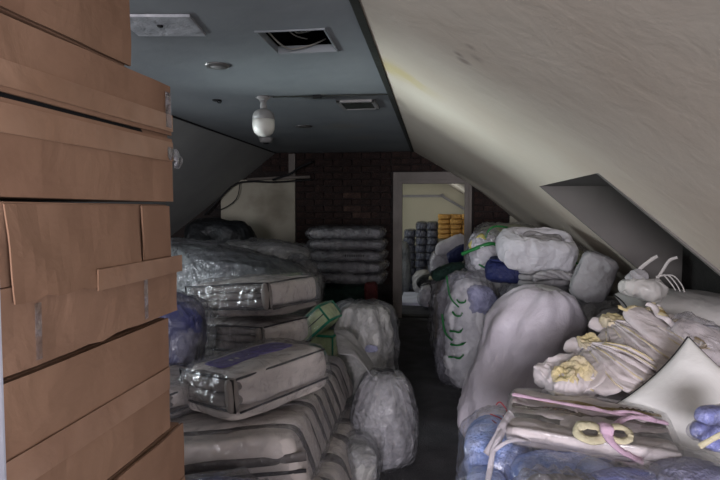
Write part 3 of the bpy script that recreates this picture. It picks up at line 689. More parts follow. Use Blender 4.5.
# green-edged pale quilt leaning, with loop handle
def edged_quilt(label, loc, rot, sx, sy, sz, seed, handle=True):
    t = thing('green_edged_quilt', label, 'quilt', loc, [R(a) for a in rot])
    MO('quilt', puff(sx, sy, sz, 7, 12, .005, 8, seed), 'palegreen', t)
    a, b = sx/2-.006, sy/2-.006
    for z in (.008, sz-.006):
        MO('piping', tube([(-a, -b, z), (0, -b-.004, z), (a, -b, z), (a+.003, 0, z), (a, b, z), (0, b+.003, z), (-a, b, z), (-a-.003, 0, z)], .010, 6, True), 'teal', t)
    for (x, y) in ((-a, -b), (a, -b), (a, b)): MO('piping', tube([(x, y, 0), (x, y, sz)], .007), 'teal', t)
    MO('seam', tube([(-a, -b-.006, sz*.5), (0, -b-.01, sz*.5), (a, -b-.006, sz*.5)], .0035), 'piping', t)
    MO('plastic_wrap', xform(puff(sx+.02, sy+.02, sz+.02, 6, 12, .006, 12, seed+3), (0, 0, -.006)), 'film', t)
    return t
c = P(319, 318, 3.95)
t = edged_quilt('pale green quilt with emerald piping tilted beside the taupe bundles', c+Vector((.02, -.05, -.10)), (0, -42, -12), .36, .26, .14, 21)
c = P(326, 360, 3.85)
t = edged_quilt('lower pale green quilt standing on end under the tilted one', (c.x-.03, c.y+.1, .0), (0, 0, -10), .22, .24, .62, 22)
for k in range(3):
    pts = [Vector((.075*math.cos(a)-.03+k*.012, -.14-.01*k, .50+(.055-.008*k)*math.sin(a))) for a in [i*2*PI/14 for i in range(14)]]
    MO('cord_loop', tube(pts, .009, 6, True), 'teal', t)
c = P(286, 280, 4.25)
edged_quilt('small pale green quilt corner peeping over the topmost bundle', (c.x, c.y-.02, .80), (0, 0, 10), .26, .20, .20, 23)
o = MO('tissue_scrap', puff(.07, .05, .09, 3, 8, .014, 20, 4), 'whitecloth', loc=P(298, 283, 4.2)+Vector((.02, -.0, -.08)), rot=(0, R(20), 0)); tag(o, 'small bluish white scrap behind the topmost bundle', 'scrap')
o.location = Vector(o.location)+Vector((0, 0, .02))
# white bag, clear bag
t = thing('white_sack', 'rumpled dusty white plastic sack behind the big bale beside the aisle', 'sack', (-.53, 4.08, 0))
MO('sack_body', sack_shape(.22, .80, .5, wr=.034, seed=4, top=.55, pleat=9, squash=.9), 'oldwhite', t)
MO('plastic_wrap', sack_shape(.237, .82, .5, wr=.034, seed=6, top=.55, pleat=12, squash=.9), 'film', t)
for (a, z) in ((-1.75, .50), (-1.15, .50)): MO('faded_print', puff(.09, .012, .05, 3, 8, .006, 20, 3), 'greyblue', t, loc=(.232*math.cos(a), .20*math.sin(a)-.02, z))
t = thing('clear_bag', 'rounded clear-grey plastic bag with twisted tie at the aisle edge', 'bag', (-.30, 3.30, 0))
MO('contents', sack_shape(.17, .50, .35, wr=.018, seed=9, top=.45, pleat=7, squash=1.15), 'whiteplastic', t)
MO('film_bag', sack_shape(.20, .54, .22, wr=.014, seed=12, top=.42, pleat=14, squash=1.15), 'film_thick', t)
MO('tie', tube(smooth_pts([(-.04, -.02, .53), (.0, -.03, .55), (.05, -.01, .545), (.06, .01, .52)]), .009), 'black', t)
MO('loose_film', xform(puff(.18, .20, .26, 3, 18, .012, 7, 31), (-.06, -.18, .0)), 'film_thick', t)
t = thing('clear_bag', 'slumped grey film bag at the foot of the low bale by the aisle', 'bag', (-.40, 3.0, 0), (0, 0, R(20)))
MO('contents', puff(.16, .34, .22, 3, 12, .015, 7, 3), 'oldwhite', t); MO('film_bag', puff(.19, .36, .25, 3, 16, .012, 7, 5), 'film_thick', t)

# stack of plastic pillows by the brick wall
grp = 'plastic-wrapped pillows stacked at the brick wall'
soft('dark_green_bag', 'large dark green cloth bag under the stack of wrapped pillows', 'bag', (-1.10, 6.62, 0), (0, 0, 0), (.80, .62, .61), 'darkgreen', 4, .03, 5, 32)
names = ['lowest', 'second lowest', 'middle', 'second highest', 'topmost']
zz = .64
for k in range(5):
    t = thing('wrapped_pillow', f'smoky plastic-wrapped pillow, {names[k]} of the stack at the brick wall', 'pillow', (-1.03+.015*math.sin(k*3), 6.62, zz), (0, 0, R(3*math.sin(k*5))), grp)
    MO('pillow', xform(pillow_shape(.84-.02*(k == 4), .56, .135, 20, .020, 7, k+40, .03, .24), (0, 0, .066)), 'stackplastic', t)
    MO('plastic_wrap', xform(pillow_shape(.92, .62, .15, 24, .030, 9, k+50, .03, .24), (0, 0, .066)), 'film_dark', t)
    if k == 2:
        for q in range(9): bm_obj('bar_print', boxbm(-.006, .006, -.001, .001, -.014, .014), 'black', t, loc=(.03+q*.026, -.302, .075))
    zz += .131
soft('red_cloth', 'small dark red cloth beside the dark green bag', 'cloth', P(371, 289, 5.95)+Vector((0, 0, -.13)), (0, 0, 0), (.14, .16, .20), 'red', 4, .01, 8, 33)
t = thing('striped_pack', 'grey folded pack in crinkled clear film beside the aisle before the door', 'pack', P(376, 318, 5.55)*1, (0, 0, R(6)))
t.location.z = 0
MO('lower_pack', puff(.34, .40, .32, 5, 14, .01, 7, 2), 'greycloth', t)
for k in range(3): MO('folded_layer', xform(puff(.30, .36, .055, 5, 12, .005, 9, k+3), (0, 0, .325+.055*k)), 'greycloth', t)
MO('film', puff(.42, .44, .56, 3.4, 20, .022, 12, 60), 'film_thick', t)
soft('aisle_bag', 'dark rumpled bag on the floor under the red cloth', 'bag', (-.72, 6.1, 0), (0, 0, 0), (.32, .42, .48), 'stackplastic', 3.5, .02, 6, 35)

# ------------------------------------------------------------------ right side: big sack
t = thing('large_sack', 'tall bulging lilac-white woven sack standing in the aisle', 'sack', (.43, 3.60, 0), (0, R(10), 0))
MO('sack_body', sack_shape(.285, 1.04, .28, 60, 50, wr=.024, seed=2, top=.74, pleat=11, lean=(.10, 0), pamp=.018), 'lilac', t)
MO('gathered_neck', xform(sack_shape(.09, .045, .6, 24, 8, wr=.010, seed=5, top=.5, pleat=7), (.10, .03, 1.01)), 'oldwhite', t)
# clear bag with green ties, cloths inside
t = thing('clear_bag', 'tall clear bag of white cloths with green drawstrings left of the big sack', 'bag', (.30, 4.85, 0))
MO('white_cloths', puff(.36, .34, .90, 3, 20, .04, 6, 70), 'whitecloth', t)
MO('blue_cloth', puff(.22, .10, .24, 3, 12, .03, 9, 71), 'greyblue', t, loc=(.10, -.155, .62))
MO('film_bag', sack_shape(.245, .98, .45, 44, 34, wr=.035, seed=16, top=.6, pleat=12, squash=.9), 'film_violet', t)
for (px, py, wd) in ((462, 302, .08), (458, 315, .09), (457, 331, .12), (459, 345, .14), (457, 357, .14)):
    c = P(px, py, 4.60)-Vector((.30, 4.85, 0)); c.y = -.235
    MO('green_drawstring', ribbon([c+Vector((-wd/2, .03, .004+.02*math.sin(py))), c+Vector((-.02, -.01, -.006)), c+Vector((.02, -.012, .012*math.sin(px))), c+Vector((wd/2*.8, .02, .014))], .014, .003, (0, -1, 0), wob=.9, seed=py), 'green', t)
MO('green_drawstring', tube(smooth_pts([(-.20, -.14, .95), (-.17, -.17, .78), (-.10, -.20, .70)]), .007), 'green', t)
MO('green_drawstring', tube(smooth_pts([(-.235, -.10, .62), (-.21, -.16, .48), (-.15, -.20, .42)]), .008), 'green', t)
soft('brown_bag', 'brown-grey cloth bag between doorway and clear drawstring bag', 'bag', (.17, 5.62, 0), (0, 0, 0), (.36, .40, .86), 'brownbag', 3, .03, 5, 72, wrap='film_dark')
o = soft('green_cloth', 'dark green plastic piece lying on the brown-grey bag', 'cloth', (.16, 5.5, .86), (0, -18, 20), (.34, .22, .09), 'darkgreen', 3, .02, 8, 73)
soft('beige_sack', 'bulky beige sack behind the big sack, carrying the navy pack', 'sack', (.87, 4.62, 0), (0, 0, 0), (.60, .76, .93), 'oldwhite', 3.8, .03, 4, 74, wrap='film_violet')
soft('beige_sack', 'beige sack farther back under the green-edged bags', 'sack', (.62, 5.55, 0), (0, 0, 0), (.66, .70, 1.02), 'oldwhite', 3.8, .03, 4, 75)
# navy pack
t = thing('navy_pack', 'navy blue fabric pack wedged under the rolled white quilt', 'pack', (.60, 4.50, .935), (0, R(3), R(-8)))
MO('pack', puff(.40, .36, .165, 4, 14, .014, 7, 76), 'navy', t); MO('top_flap', xform(puff(.36, .30, .03, 4, 12, .006, 9, 77), (0, 0, .155)), 'navy', t)
# rolled white quilt on folded grey layers
t = thing('folded_blankets', 'short stack of grey blankets under the rolled white quilt', 'blankets', (.84, 4.42, .935), (0, R(-2), R(6)))
for k in range(3): MO('folded_layer', xform(puff(.44, .34, .05, 5, 14, .005, 9, 80+k), (0, 0, .046*k)), 'greycloth', t)
MO('pleated_edge', merge(*[xform(puff(.012, .02, .035, 3, 5, 0, 5, k), (.0+k*.017, -.175, .085)) for k in range(11)]), 'whitecloth', t)
t = thing('rolled_quilt', 'white quilt rolled up in a loop on top of the right-hand heap', 'quilt', (.76, 4.44, 1.08), (R(15), R(4), R(0)))
V, Fc = puff(.58, .44, .26, 3.2, 34, .016, 5, 83, stretch=(1, 1, .5))
def dish(v):
    q = math.hypot((v.x-.04)/.27, (v.y-.02)/.20)
    return Vector((v.x, v.y, v.z-(.085*(1-(q/.85)**2) if v.z > .13 and q < .85 else 0)))
MO('outer_roll', ([dish(v) for v in V], Fc), 'whitecloth', t)
for k, (rx, ry, z, rr) in enumerate(((.195, .13, .215, .036), (.125, .085, .205, .030), (.055, .04, .20, .028))):
    pts = [Vector((.03+rx*math.cos(a), .02+ry*math.sin(a), z+.012*math.sin(3*a+k))) for a in [(-.15+i/20*1.15)*PI for i in range(21)]]
    V, Fc = tube(pts, [rr*(.75+.25*math.sin(PI*i/20))*(1+.12*noise.noise(Vector((i*.7, k, 0)))) for i in range(21)], 12)
    MO('rolled_fold', ([Vector((v.x, v.y, z+(v.z-z)*1.0)) for v in V], Fc), 'greycloth' if k == 1 else 'whitecloth', t)
MO('pocket_shadow_fold', xform(puff(.25, .12, .05, 3, 12, .01, 8, 84), (.05, -.04, .185)), 'greycloth', t)
MO('front_flap', xform(puff(.50, .10, .20, 3.4, 20, .012, 5, 85), (-.01, -.165, .0)), 'whitecloth', t)
t = thing('twisted_cloth', 'twisted grey cloth with frayed ends below the rolled quilt', 'cloth', P(552, 278, 4.1))
for k in range(3):
    pts = smooth_pts([(-.13+.28*i/8, .018*math.cos(i*1.1+k*2.1)-.02, .018*math.sin(i*1.1+k*2.1)+.03*math.sin(i/8*PI)) for i in range(9)], 2)
    MO('strand', tube(pts, .016, 7), 'greycloth', t)
for k in range(7): MO('fray', tube(smooth_pts([(.12, -.02, .0), (.15+.01*k, -.03-.005*k, .01-.012*k), (.15+.02*k, -.03, -.03-.01*k)], 3), .0022, 4), 'greycloth', t)
# pale yellow-green bags at back right
soft('pale_green_bag', 'pale yellow-green bag farthest back, beside the door casing', 'bag', (.72, 5.75, 1.03), (0, 3, 0), (.62, .50, .31), 'paleyellow', 3, .02, 6, 86, wrap='film')
t = soft('pale_green_bag', 'pale yellow-green bag with a green stripe right of the rolled quilt', 'bag', (1.00, 4.62, .95), (0, 38, -6), (.32, .42, .26), 'paleyellow', 3, .02, 6, 87, wrap='film')
MO('green_stripe', tube(smooth_pts([(-.20, -.235, .16), (-.05, -.25, .17), (.1, -.24, .165), (.2, -.2, .16)]), .006), 'green', t)
# green/white bags on left top
t = thing('drawstring_bag', 'clear bag with bright green straps and yellow corner beside the navy pack', 'bag', (.43, 4.98, .96))
MO('white_contents', puff(.24, .26, .30, 3, 16, .03, 8, 88), 'whitecloth', t)
MO('film_bag', puff(.28, .30, .34, 3, 16, .03, 11, 89), 'film_violet', t)
MO('green_strap', ribbon([(-.20, -.10, .16), (-.12, -.15, .20), (.0, -.17, .25), (.08, -.16, .25), (.15, -.15, .18)], .030, .005, (0, -1, .4)), 'green', t)
MO('green_strap', tube(smooth_pts([(.0, -.08, .30), (.03, -.08, .37), (.09, -.06, .40), (.19, -.04, .39)]), .008), 'green', t)
MO('green_strap', tube(smooth_pts([(-.06, -.16, .08), (.02, -.17, .04), (.12, -.16, .02)]), .008), 'green', t)
MO('yellow_corner', xform(puff(.16, .05, .09, 3, 10, .012, 10, 90), (-.05, -.06, .0)), 'yellow', t, loc=(0, 0, .26), rot=(0, R(-38), 0))
# grey pillow and dark grey bags behind sack
soft('grey_cushion', 'grey cushion leaning beside the rolled quilt under the roof slope', 'cushion', P(583, 300, 3.95)*1, (4, 20, -8), (.22, .16, .33), 'greycloth', 5, .012, 6, 91)
soft('under_bag', 'dark bag between big sack and roof slope', 'bag', (1.16, 3.98, 0), (0, 0, 0), (.50, .60, .88), 'stackplastic', 3.5, .03, 5, 92)
soft('grey_bag', 'dark grey rounded bag behind the fanned linens', 'bag', (1.10, 3.36, .0), (0, 0, 0), (.42, .40, .93), 'stackplastic', 2.8, .02, 5, 93)
# ------------------------------------------------------------------ right front: supporting bales
soft('white_bale', 'large white bale on the floor under the tied linens', 'bale', (1.08, 2.55, 0), (0, 0, 0), (1.10, 1.02, .66), 'whiteplastic', 6, .02, 4, 94, wrap='film_violet', n=22)
soft('white_bale', 'lower white bale carrying the pale blue bags at the front', 'bale', (.98, 1.64, 0), (0, 0, 0), (1.40, .74, .56), 'whiteplastic', 6, .02, 4, 95, n=22)
# pillows with piping
def piped_pillow(label, loc, rot, s, mat, seed, name='piped_pillow', pipes=(0, 1, 2, 3)):
    t = thing(name, label, 'pillow', loc, rot if isinstance(rot, Euler) else [R(a) for a in rot])
    MO('pillow', pillow_shape(s[0], s[1], s[2], 22, .008, 5, seed, .10), mat, t)
    c = [(-1, -1), (1, -1), (1, 1), (-1, 1)]
    for k in pipes:
        a, b = c[k], c[(k+1) % 4]; pts = []
        for i in range(11):
            u = i/10; x = a[0]+(b[0]-a[0])*u; y = a[1]+(b[1]-a[1])*u
            X = x*(1-.10*(1-y*y)*abs(x)); Y = y*(1-.10*(1-x*x)*abs(y)); pts.append((X*s[0]/2, Y*s[1]/2, 0))
        MO('piping', tube(pts, .0045), 'piping', t)
    return t
piped_pillow('ivory pillow with black piping standing corner-up at the right edge', P(697, 412, 2.06), (Matrix.Rotation(R(-14), 3, 'Z') @ Matrix.Rotation(R(62), 3, 'X') @ Matrix.Rotation(R(48), 3, 'Z')).to_euler(), (.38, .38, .13), 'pillow', 1)
piped_pillow('dusty white duvet with black piping lying under the dormer', (1.29, 3.02, .98), (5, 3, -10), (.66, .50, .20), 'duvet', 2, 'piped_duvet')
t = thing('tied_bag', 'white cloth bundle with two knotted strap ends standing up near dormer', 'bundle', P(640, 295, 2.86))
MO('bundle', puff(.17, .13, .065, 2.4, 18, .020, 12, 96), 'duvet', t, rot=(0, R(6), 0))
MO('knot', puff(.09, .05, .05, 2.4, 16, .018, 16, 97), 'greycloth', t, loc=(-.01, 0, .055))
MO('strap_end', ribbon([(-.03, 0, .07), (-.01, 0, .12), (.045, 0, .17), (.075, 0, .19)], .017, .002, (0, -1, 0)), 'duvet', t)
MO('strap_end', ribbon([(.07, 0, .07), (.10, 0, .12), (.13, 0, .17), (.165, 0, .185)], .014, .002, (0, -1, 0)), 'duvet', t)
for k in range(3): MO('loose_strip', ribbon([(.07, 0, .09), (.10+.02*k, -.01, .10), (.13+.022*k, -.03, .06), (.15+.02*k, -.03, .03-.004*k)], .006, .0015, (0, -1, .3), seed=k), 'duvet', t)
# open folded cover with yellowed rim
def frame(a, b, up):
    x = (b-a).normalized(); up = Vector(up); y = up.cross(x).normalized(); z = x.cross(y)
    return Matrix((x, y, z)).transposed().to_euler()
c0, c1 = P(634, 309, 2.64), P(684, 352, 2.38)
t = thing('folded_cover', 'open folded white cover with yellowed crumpled rim', 'cover', (c0+c1)/2, frame(c0, c1, (.25, -.45, .85)))
CL = (c1-c0).length
V, Fc = puff(CL+.04, .17, .035, 4, 20, .005, 6, 98)
MO('cover_body', ([Vector((v.x, v.y+.02, v.z-.05+.02*math.cos(v.y*14))) for v in V], Fc), 'linen', t)
for k in range(5):
    pts = [(-CL/2+(CL+.0)*i/10, .060+.016*k+.008*math.sin(i*1.3+k), .030-.004*k+.008*math.sin(i*1.9+k*2)) for i in range(11)]
    MO('rim_fold', ribbon(pts, .032, .005, (0, -.2, 1), seed=k, sm=2), 'yellowed' if k in (1, 3) else ('ochreband' if k == 2 else 'linen'), t)
MO('rim_edge', ribbon([(-CL/2-.01+.012*math.sin(i*2), .10-.035*i, .0+.006*math.sin(i*3)) for i in range(6)], .022, .005, (0, 0, 1)), 'yellowed', t)
# crinkled film at right
t = thing('crinkled_film', 'crinkled clear polythene between folded cover and duvet', 'film', P(708, 342, 2.48), (R(20), R(30), R(-25)))
MO('film_sheet', puff(.30, .20, .09, 3, 26, .022, 14, 99), 'film_violet', t, loc=(0, 0, -.05))
MO('white_contents', puff(.26, .18, .06, 3, 14, .012, 9, 100), 'linen', t, loc=(0, 0, -.04))
# tied fanned linens
def linen_bundle(label, a, b, n, wide, seed, up=(.1, -.5, .85)):
    """cloths folded flat, tied near one end and fanned like pages"""
    t = thing('tied_linens', label, 'linens', a, frame(a, b, up))
    L = (b-a).length*1.12
    for k in range(n):
        u = k/(n-1)*2-1; ang = R(wide)*u
        W = .15+.02*math.sin(k*2.3+seed); l = L*(1-.16*abs(u)+.05*math.sin(k*3.1+seed))
        def shape(v, off=0):
            f = max(0, min(1, (v.x+l/2)/l)); w = .30+.70*min(1, f*1.7)
            if f > .85: w *= 1-(f-.85)*2.2
            q = Vector((f*l, v.y*w, v.z*(.5+f)+.018*math.sin(f*PI)))
            q = Matrix.Rotation(R(-38*u-6), 3, 'X') @ q
            return Matrix.Rotation(ang, 3, 'Z') @ q+Vector((0, .020*u, .016*(1-u*u)+.004*k))
        V, Fc = puff(l, W, .016, 5, 16, .004, 10, seed+k, base=False)
        lf = MO('linen_fold', ([shape(v) for v in V], Fc), 'linen', t)
        if k % 2 == 0 or k == n-1:
            pts = [shape(Vector((l*(-.3+.75*i/8), -W*.5, .004))) for i in range(9)]
            MO('yellowed_edge', tube(pts, .0035), 'yellowed', lf)
    m = max(3, n-4)
    for k in range(m):
        u = k/(m-1)*2-1
        V, Fc = puff(.085, .065, .010, 4, 9, .006, 18, seed+k+20, base=False)
        V2 = [Matrix.Rotation(R(42)*u+PI, 3, 'Z') @ Matrix.Rotation(R(-30*u), 3, 'X') @ (v+Vector((.055, 0, .004))) for v in V]
        MO('tail_fold', (V2, Fc), 'yellowed' if k == 2 else 'linen', t)
    MO('tie', tube([(.008, .040*math.cos(x), .012+.030*math.sin(x)) for x in [i*2*PI/12 for i in range(12)]], .005, 6, True), 'whitetie', t)
    MO('yellow_crumple', puff(.13, .085, .030, 3, 16, .016, 18, seed+33), 'yellowed', t, loc=(-.005, .012, .022))
    return t
linen_bundle('fanned white linens tied at a yellowed knot, upper bundle', P(612, 329, 2.72), P(662, 372, 2.36), 10, 28, 101)
linen_bundle('fanned white linens tied at a yellowed knot, lower bundle nearer the tray', P(588, 352, 2.50), P(634, 392, 2.22), 10, 30, 121)
t = thing('crumpled_linen', 'crumpled yellow-white linen left of the lower tied bundle', 'linen', P(567, 388, 2.32), (R(12), 0, R(20)))
MO('cloth', puff(.22, .20, .09, 3, 20, .026, 12, 141), 'linen', t)
MO('yellow_fold', puff(.15, .10, .06, 2.6, 20, .024, 18, 145), 'yellowed', t, loc=(-.01, -.03, .055), rot=(R(10), R(-8), R(30)))
soft('linen_pile', 'flat pile of white linen under the tied bundles', 'linen', (.98, 2.52, .67), (9, 3, -20), (.72, .50, .12), 'linen', 4, .012, 6, 142)
soft('support_pack', 'white pack beneath the open folded cover', 'pack', (1.22, 2.78, .665), (0, 0, 0), (.56, .40, .18), 'linen', 4, .012, 6, 143)
# ------------------------------------------------------------------ tray of linen with ribbons
t = thing('linen_tray', 'flat beige linen package tied with pink and cream ribbons', 'package', (.515, 1.955, .768), (R(3), R(2), R(-11)))
t.scale = (.86, .90, 1)
TL, TW = .60, .40
V = []; Fc = []; nx, ny = 24, 16
def tray_z(u, v): 
    rim = max(0, 1-(1-abs(v))/.16) if v < 0 else max(0, 1-(1-v)/.12)*.5
    return .022*rim+.006*noise.noise(Vector((u*4, v*3, 1)))+.010*ridge(Vector((u*1.2, v*5, 3)))
MO('package_body', xform(puff(TL, TW, .05, 8, 18, .004, 8, 150), (0, 0, -.03)), 'linen', t)
for k, (y, wd, m, z) in enumerate(((.165, .075, 'linen', .026), (.125, .040, 'ochreband', .029), (.075, .085, 'linen', .022), (.03, .040, 'brownbag', .027), (-.03, .090, 'linen', .023), (-.085, .08, 'greycloth', .022), (-.14, .09, 'linen', .026))):
    MO('layer_edge', ribbon([(-TL/2+.015+.57*i/8, y+.006*math.sin(i*1.7+k), z+.004*math.sin(i*2+k)) for i in range(9)], wd, .0025, (0, .08*math.sin(k), 1), seed=k, sm=3, wob=.5), m, t)
MO('front_lip', tube([(-TL/2+.01+.58*i/10, -TW/2+.005, .012+.003*math.sin(i)) for i in range(11)], .022, 8), 'linen', t)
for k in range(6): MO('faint_mark', tube(smooth_pts([(.13+.022*k, .122, .035), (.14+.022*k, .130+.004*math.sin(k), .036), (.146+.022*k, .120, .035)], 2), .0022, 4), 'piping' if k > 2 else 'brownmark', t)
for k in range(5): MO('faint_mark', tube([(-.16+.02*k, .03, .031), (-.15+.02*k, .038, .032)], .0022, 4), 'brownmark', t)
MO('pink_ribbon', ribbon([(-.29, .09, .045), (-.15, .075, .045), (0, .05, .047), (.10, .03, .048), (.20, .02, .047), (.29, .02, .040)], .024, .004), 'pinktie', t)
MO('pink_ribbon', ribbon([(.24, .03, .050), (.17, .0, .055), (.12, -.04, .052), (.07, -.15, .055)], .024, .004, seed=3), 'pinktie', t)
MO('pink_ribbon', ribbon([(.10, .03, .052), (.17, .04, .056), (.25, .01, .05)], .018, .004, seed=5), 'pinktie', t)
MO('pink_ribbon', ribbon([(.045, -.12, .058), (.05, -.16, .07), (.065, -.205, .045), (.11, -.225, .020), (.17, -.235, .005)], .038, .005, seed=7), 'pinktie', t)
lp = [Vector((.0+.046*math.cos(a), -.185+.026*math.sin(a), .050+.014*math.sin(a))) for a in [i*2*PI/12 for i in range(13)]]
MO('cream_bow_loop', ribbon(lp, .032, .004, (0, -.5, 1), sm=2, wob=.5), 'creamtie', t)
lp = [Vector((.098+.036*math.cos(a), -.170+.028*math.sin(a), .054+.012*math.sin(a))) for a in [i*2*PI/12 for i in range(13)]]
MO('cream_bow_loop', ribbon(lp, .024, .003, (0, -.5, 1), seed=4, sm=2, wob=.5), 'creamtie', t)
MO('bow_knot', puff(.05, .05, .035, 3, 10, .006, 14, 5), 'pinktie', t, loc=(.055, -.175, .045))
MO('plastic_wrap', xform(puff(TL+.02, TW+.02, .075, 8, 20, .003, 10, 152), (0, 0, -.033)), 'film_tray', t)
# ------------------------------------------------------------------ pale blue bedding under the tray
def blue(label, px, py, Y, size, rot, mat, seed, wrap='film_tray', e=2.8, z=None):
    c = P(px, py, Y); c.z = (z or .745)-size[2]
    return soft('blue_pillow', label, 'pillow', c, rot, size, mat, e, .010, 7, seed, wrap=wrap, piece='pillow')
blue('pale blue quilted pillow at the left end beneath the tray', 500, 452, 1.98, (.24, .36, .20), (0, 0, -12), 'paleblue', 160)
blue('pale blue quilted pillow below the ribbon bow', 566, 449, 1.74, (.32, .26, .17), (0, 4, 8), 'paleblue', 161)
blue('periwinkle pillow lying diagonally right of the bow', 640, 466, 1.62, (.34, .19, .15), (0, 8, 16), 'midblue', 162, z=.75)
blue('grey-blue pillow at the bottom right corner', 698, 462, 1.66, (.26, .24, .17), (0, 6, -14), 'greyblue', 163, z=.77)
blue('lowest pale blue pillow at the bottom left of the heap', 486, 478, 1.74, (.13, .24, .15), (0, 0, -4), 'paleblue', 164, z=.68)
for k, (px, py) in enumerate(((710, 421), (705, 436), (716, 448))):
    c = P(px, py, 1.62)
    t = thing('blue_roll', ['small blue roll, top of three at the right edge', 'small blue roll, middle of three at the right edge', 'small blue roll, lowest of three at the right edge'][k], 'roll', c+Vector((.05, .05, 0)), (0, R(6), R(28)), 'blue rolls at the right edge')
    MO('roll', puff(.17, .055, .05, 2.6, 14, .004, 9, 170+k, base=False), 'midblue', t)
    for q in range(2): MO('mark', tube([(-.03+.014*q, -.024, .012), (-.022+.014*q, -.026, .018)], .0018, 4), 'black', t)
    MO('film', puff(.185, .064, .058, 2.6, 14, .005, 14, 175+k, base=False), 'film', t)
MOt = bpy.data.objects
t = thing('ribbon_tie', 'cream strip crossing the small blue rolls at the right edge', 'ribbon', P(712, 440, 1.56))
MO('strip', ribbon([(-.03, 0, -.02), (0, -.005, .005), (.04, -.005, .03)], .014, .003, (0, -1, .3)), 'creamtie', t)
# gathered clear bag at the bottom
t = thing('gathered_bag', 'clear plastic bag gathered in radiating pleats at the bottom edge', 'bag', P(557, 478, 1.52)+Vector((0, 0, -.15)), (0, R(8), R(10)))
MO('contents', puff(.22, .14, .15, 2.6, 14, .01, 8, 180), 'greycloth', t)
V, Fc = cube_grid(24); W = []
for p in V:
    l = sum(abs(c)**2.6 for c in p)**(1/2.6); d = p/l
    a = math.atan2(d.z-.1, d.x-.55); r = math.hypot(d.z-.1, d.x-.55)
    pl = .007*math.sin(a*26)*min(1, r*1.3)
    q = Vector((d.x*.135, d.y*(.09+pl), d.z*(.09+pl)+.075)); W.append(q)
MO('film_bag', (W, Fc), 'film_violet', t)
MO('pleats', merge(*[tube(smooth_pts([(.085, -.075, .125), (.085-.07*math.cos(a), -.092+.01*abs(math.cos(a)), .125-.045*math.sin(a)), (.085-.15*math.cos(a), -.070+.02*abs(math.cos(a)), .12-.085*math.sin(a))], 3), .0012, 4) for a in [R(-20+14*i) for i in range(12)]]), 'whitetie', t)
# hanging white strips and red thread at the tray's left corner
t = thing('cloth_strips', 'long white cloth strips hanging off the left end of the tray', 'ribbon', P(500, 430, 1.90))
def rel(px, py, Y): return P(px, py, Y)-Vector(t.location)
MO('strip', ribbon([rel(512, 414, 1.93), rel(504, 425, 1.84), rel(497, 440, 1.78), rel(487, 455, 1.76)], .030, .005, (0, -1, .3)), 'whitetie', t)
MO('strip', ribbon([rel(508, 420, 1.90), rel(500, 436, 1.78), rel(493, 452, 1.74), rel(490, 470, 1.70), rel(486, 490, 1.66)], .017, .004, (0, -1, .3), seed=2), 'whitetie', t)
MO('strip', ribbon([rel(495, 450, 1.74), rel(505, 443, 1.74), rel(516, 440, 1.76), rel(530, 442, 1.80)], .012, .004, (0, -1, .3), seed=4), 'whitetie', t)
t = thing('red_thread', 'loops of thin red thread by the left corner of the tray', 'thread', P(505, 412, 1.98))
for pts in (((496, 405), (500, 402), (506, 409), (508, 416)), ((490, 414), (500, 418), (505, 422), (503, 415)), ((492, 420), (498, 425), (500, 428))):
    MO('loop', tube(smooth_pts([P(a, b, 1.97)-P(505, 412, 1.98) for a, b in pts]), .0018, 4), 'redthread', t)

# ------------------------------------------------------------------ things beyond the doorway
ORD = ['first', 'second', 'third', 'fourth', 'fifth', 'sixth', 'seventh', 'eighth', 'ninth']
grp = 'slate-blue wrapped packs beyond the doorway'
proto = None
for cidx, (x, n) in enumerate(((-.47, 8), (-.255, 9), (-.05, 9))):
    for k in range(n):
        if proto is None:
            proto = thing('wrapped_pack', 'x', 'pack', (0, 0, 0), (0, 0, 0), grp)
            MO('pack', puff(.205, .32, .135, 4.5, 10, .008, 9, 200), 'slate', proto); MO('plastic_wrap', puff(.215, .34, .142, 4, 12, .012, 16, 201), 'film_dark', proto); o = proto
        else: o = copy_tree(proto)
        o.location = (x+random.uniform(-.012, .012), 10.55+random.uniform(-.02, .02), .0+.142*k); o.rotation_euler = (0, 0, R(random.uniform(-5, 5)))
        o['label'] = 'slate-blue wrapped pack, ' + ORD[k]+' from the floor in the ' + ['left', 'middle', 'right'][cidx]+' column beyond the doorway'
grp = 'ochre folded cloths beyond the doorway'; proto = None
soft('far_bale', 'dark bale beyond the doorway under the ochre cloths', 'bale', (.44, 10.25, 0), (0, 0, 0), (.76, .5, .96), 'slate', 5, .02, 5, 205)
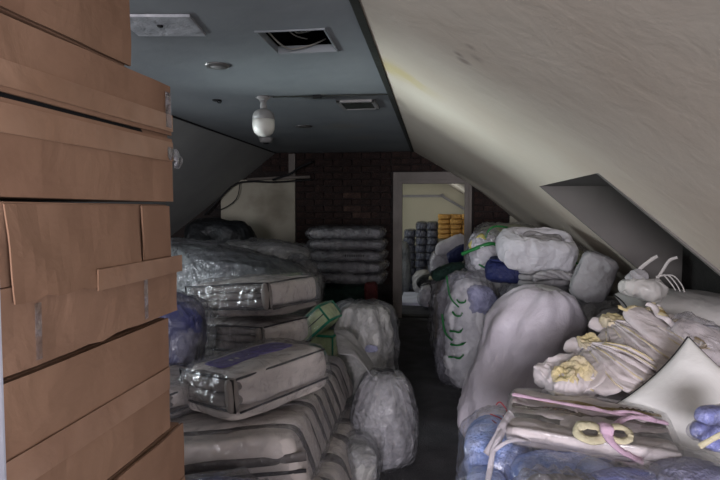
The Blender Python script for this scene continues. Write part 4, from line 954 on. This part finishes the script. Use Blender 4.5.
for cidx, x in enumerate((.17, .38, .59)):
    for k in range(5):
        if proto is None:
            proto = tag(MO('folded_cloth', puff(.215, .30, .088, 6, 10, .008, 9, 210), 'orange'), 'x', 'cloth', grp); o = proto
        else: o = copy_tree(proto)
        o.location = (x, 10.25+random.uniform(-.02, .02), 0.98+.089*k); o.rotation_euler = (0, 0, R(random.uniform(-4, 4)))
        o['label'] = 'ochre folded cloth, ' + ORD[k]+' from the bottom of the ' + ['left', 'middle', 'right'][cidx]+' column beyond the doorway'
def far(name, label, cat, px, py, Y, size, rot, mat, seed, wrap=None, floor=False):
    c = P(px, py, Y); c.z = 0 if floor else c.z-size[2]/2
    return soft(name, label, cat, c, rot, size, mat, 3, .02, 7, seed, wrap=wrap, n=14)
far('white_roll', 'long white roll slanting across the doorway heap', 'roll', 454, 245, 8.9, (.50, .22, .20), (0, -28, 0), 'whitecloth', 220)
far('navy_bundle', 'navy and white bundle under the slanting white roll', 'bundle', 462, 254, 8.7, (.34, .26, .20), (0, -30, 0), 'navy', 221)
far('white_bag', 'white bag beneath the slanting roll beyond the doorway', 'bag', 440, 264, 9.1, (.36, .36, .34), (0, 10, 0), 'whiteplastic', 222, 'film_violet')
far('heap_bag', 'grey bag carrying the heap beyond the doorway at right', 'bag', 458, 290, 9.3, (.62, .70, .72), (0, 0, 0), 'greyplastic', 223, floor=True)
far('white_bag', 'pale bag next to the slate-blue packs', 'bag', 422, 277, 9.9, (.30, .30, .44), (0, 0, 0), 'oldwhite', 224, floor=True)
far('black_cloth', 'black cloth draped below the pale bags beyond the doorway', 'cloth', 434, 279, 8.75, (.46, .24, .16), (0, -18, 0), 'blackplastic', 225)
far('white_bag', 'round white bag on the floor just beyond the doorway', 'bag', 430, 296, 8.55, (.30, .26, .32), (0, 0, 0), 'whiteplastic', 226, 'film_violet')
far('cream_pack', 'small cream package on the black cloth beyond the doorway', 'package', 433, 278, 8.5, (.14, .12, .08), (0, -8, 0), 'creamtie', 227)
far('dark_green_cloth', 'dark green cloth lying right of the cream package', 'cloth', 447, 270, 8.2, (.30, .18, .10), (0, -22, 0), 'green', 228)
far('pale_bag', 'pale grey-blue bag at the left edge beyond the doorway', 'bag', 404, 262, 10.0, (.20, .3, .95), (0, 0, 0), 'greyplastic', 229, floor=True)
o = bm_obj('light_board', boxbm(-.32, .26, -.6, .55, 0, .05, .01), 'white', loc=(-.22, 9.35, 0.0)); tag(o, 'pale flat board lying on the floor beyond the doorway', 'board')
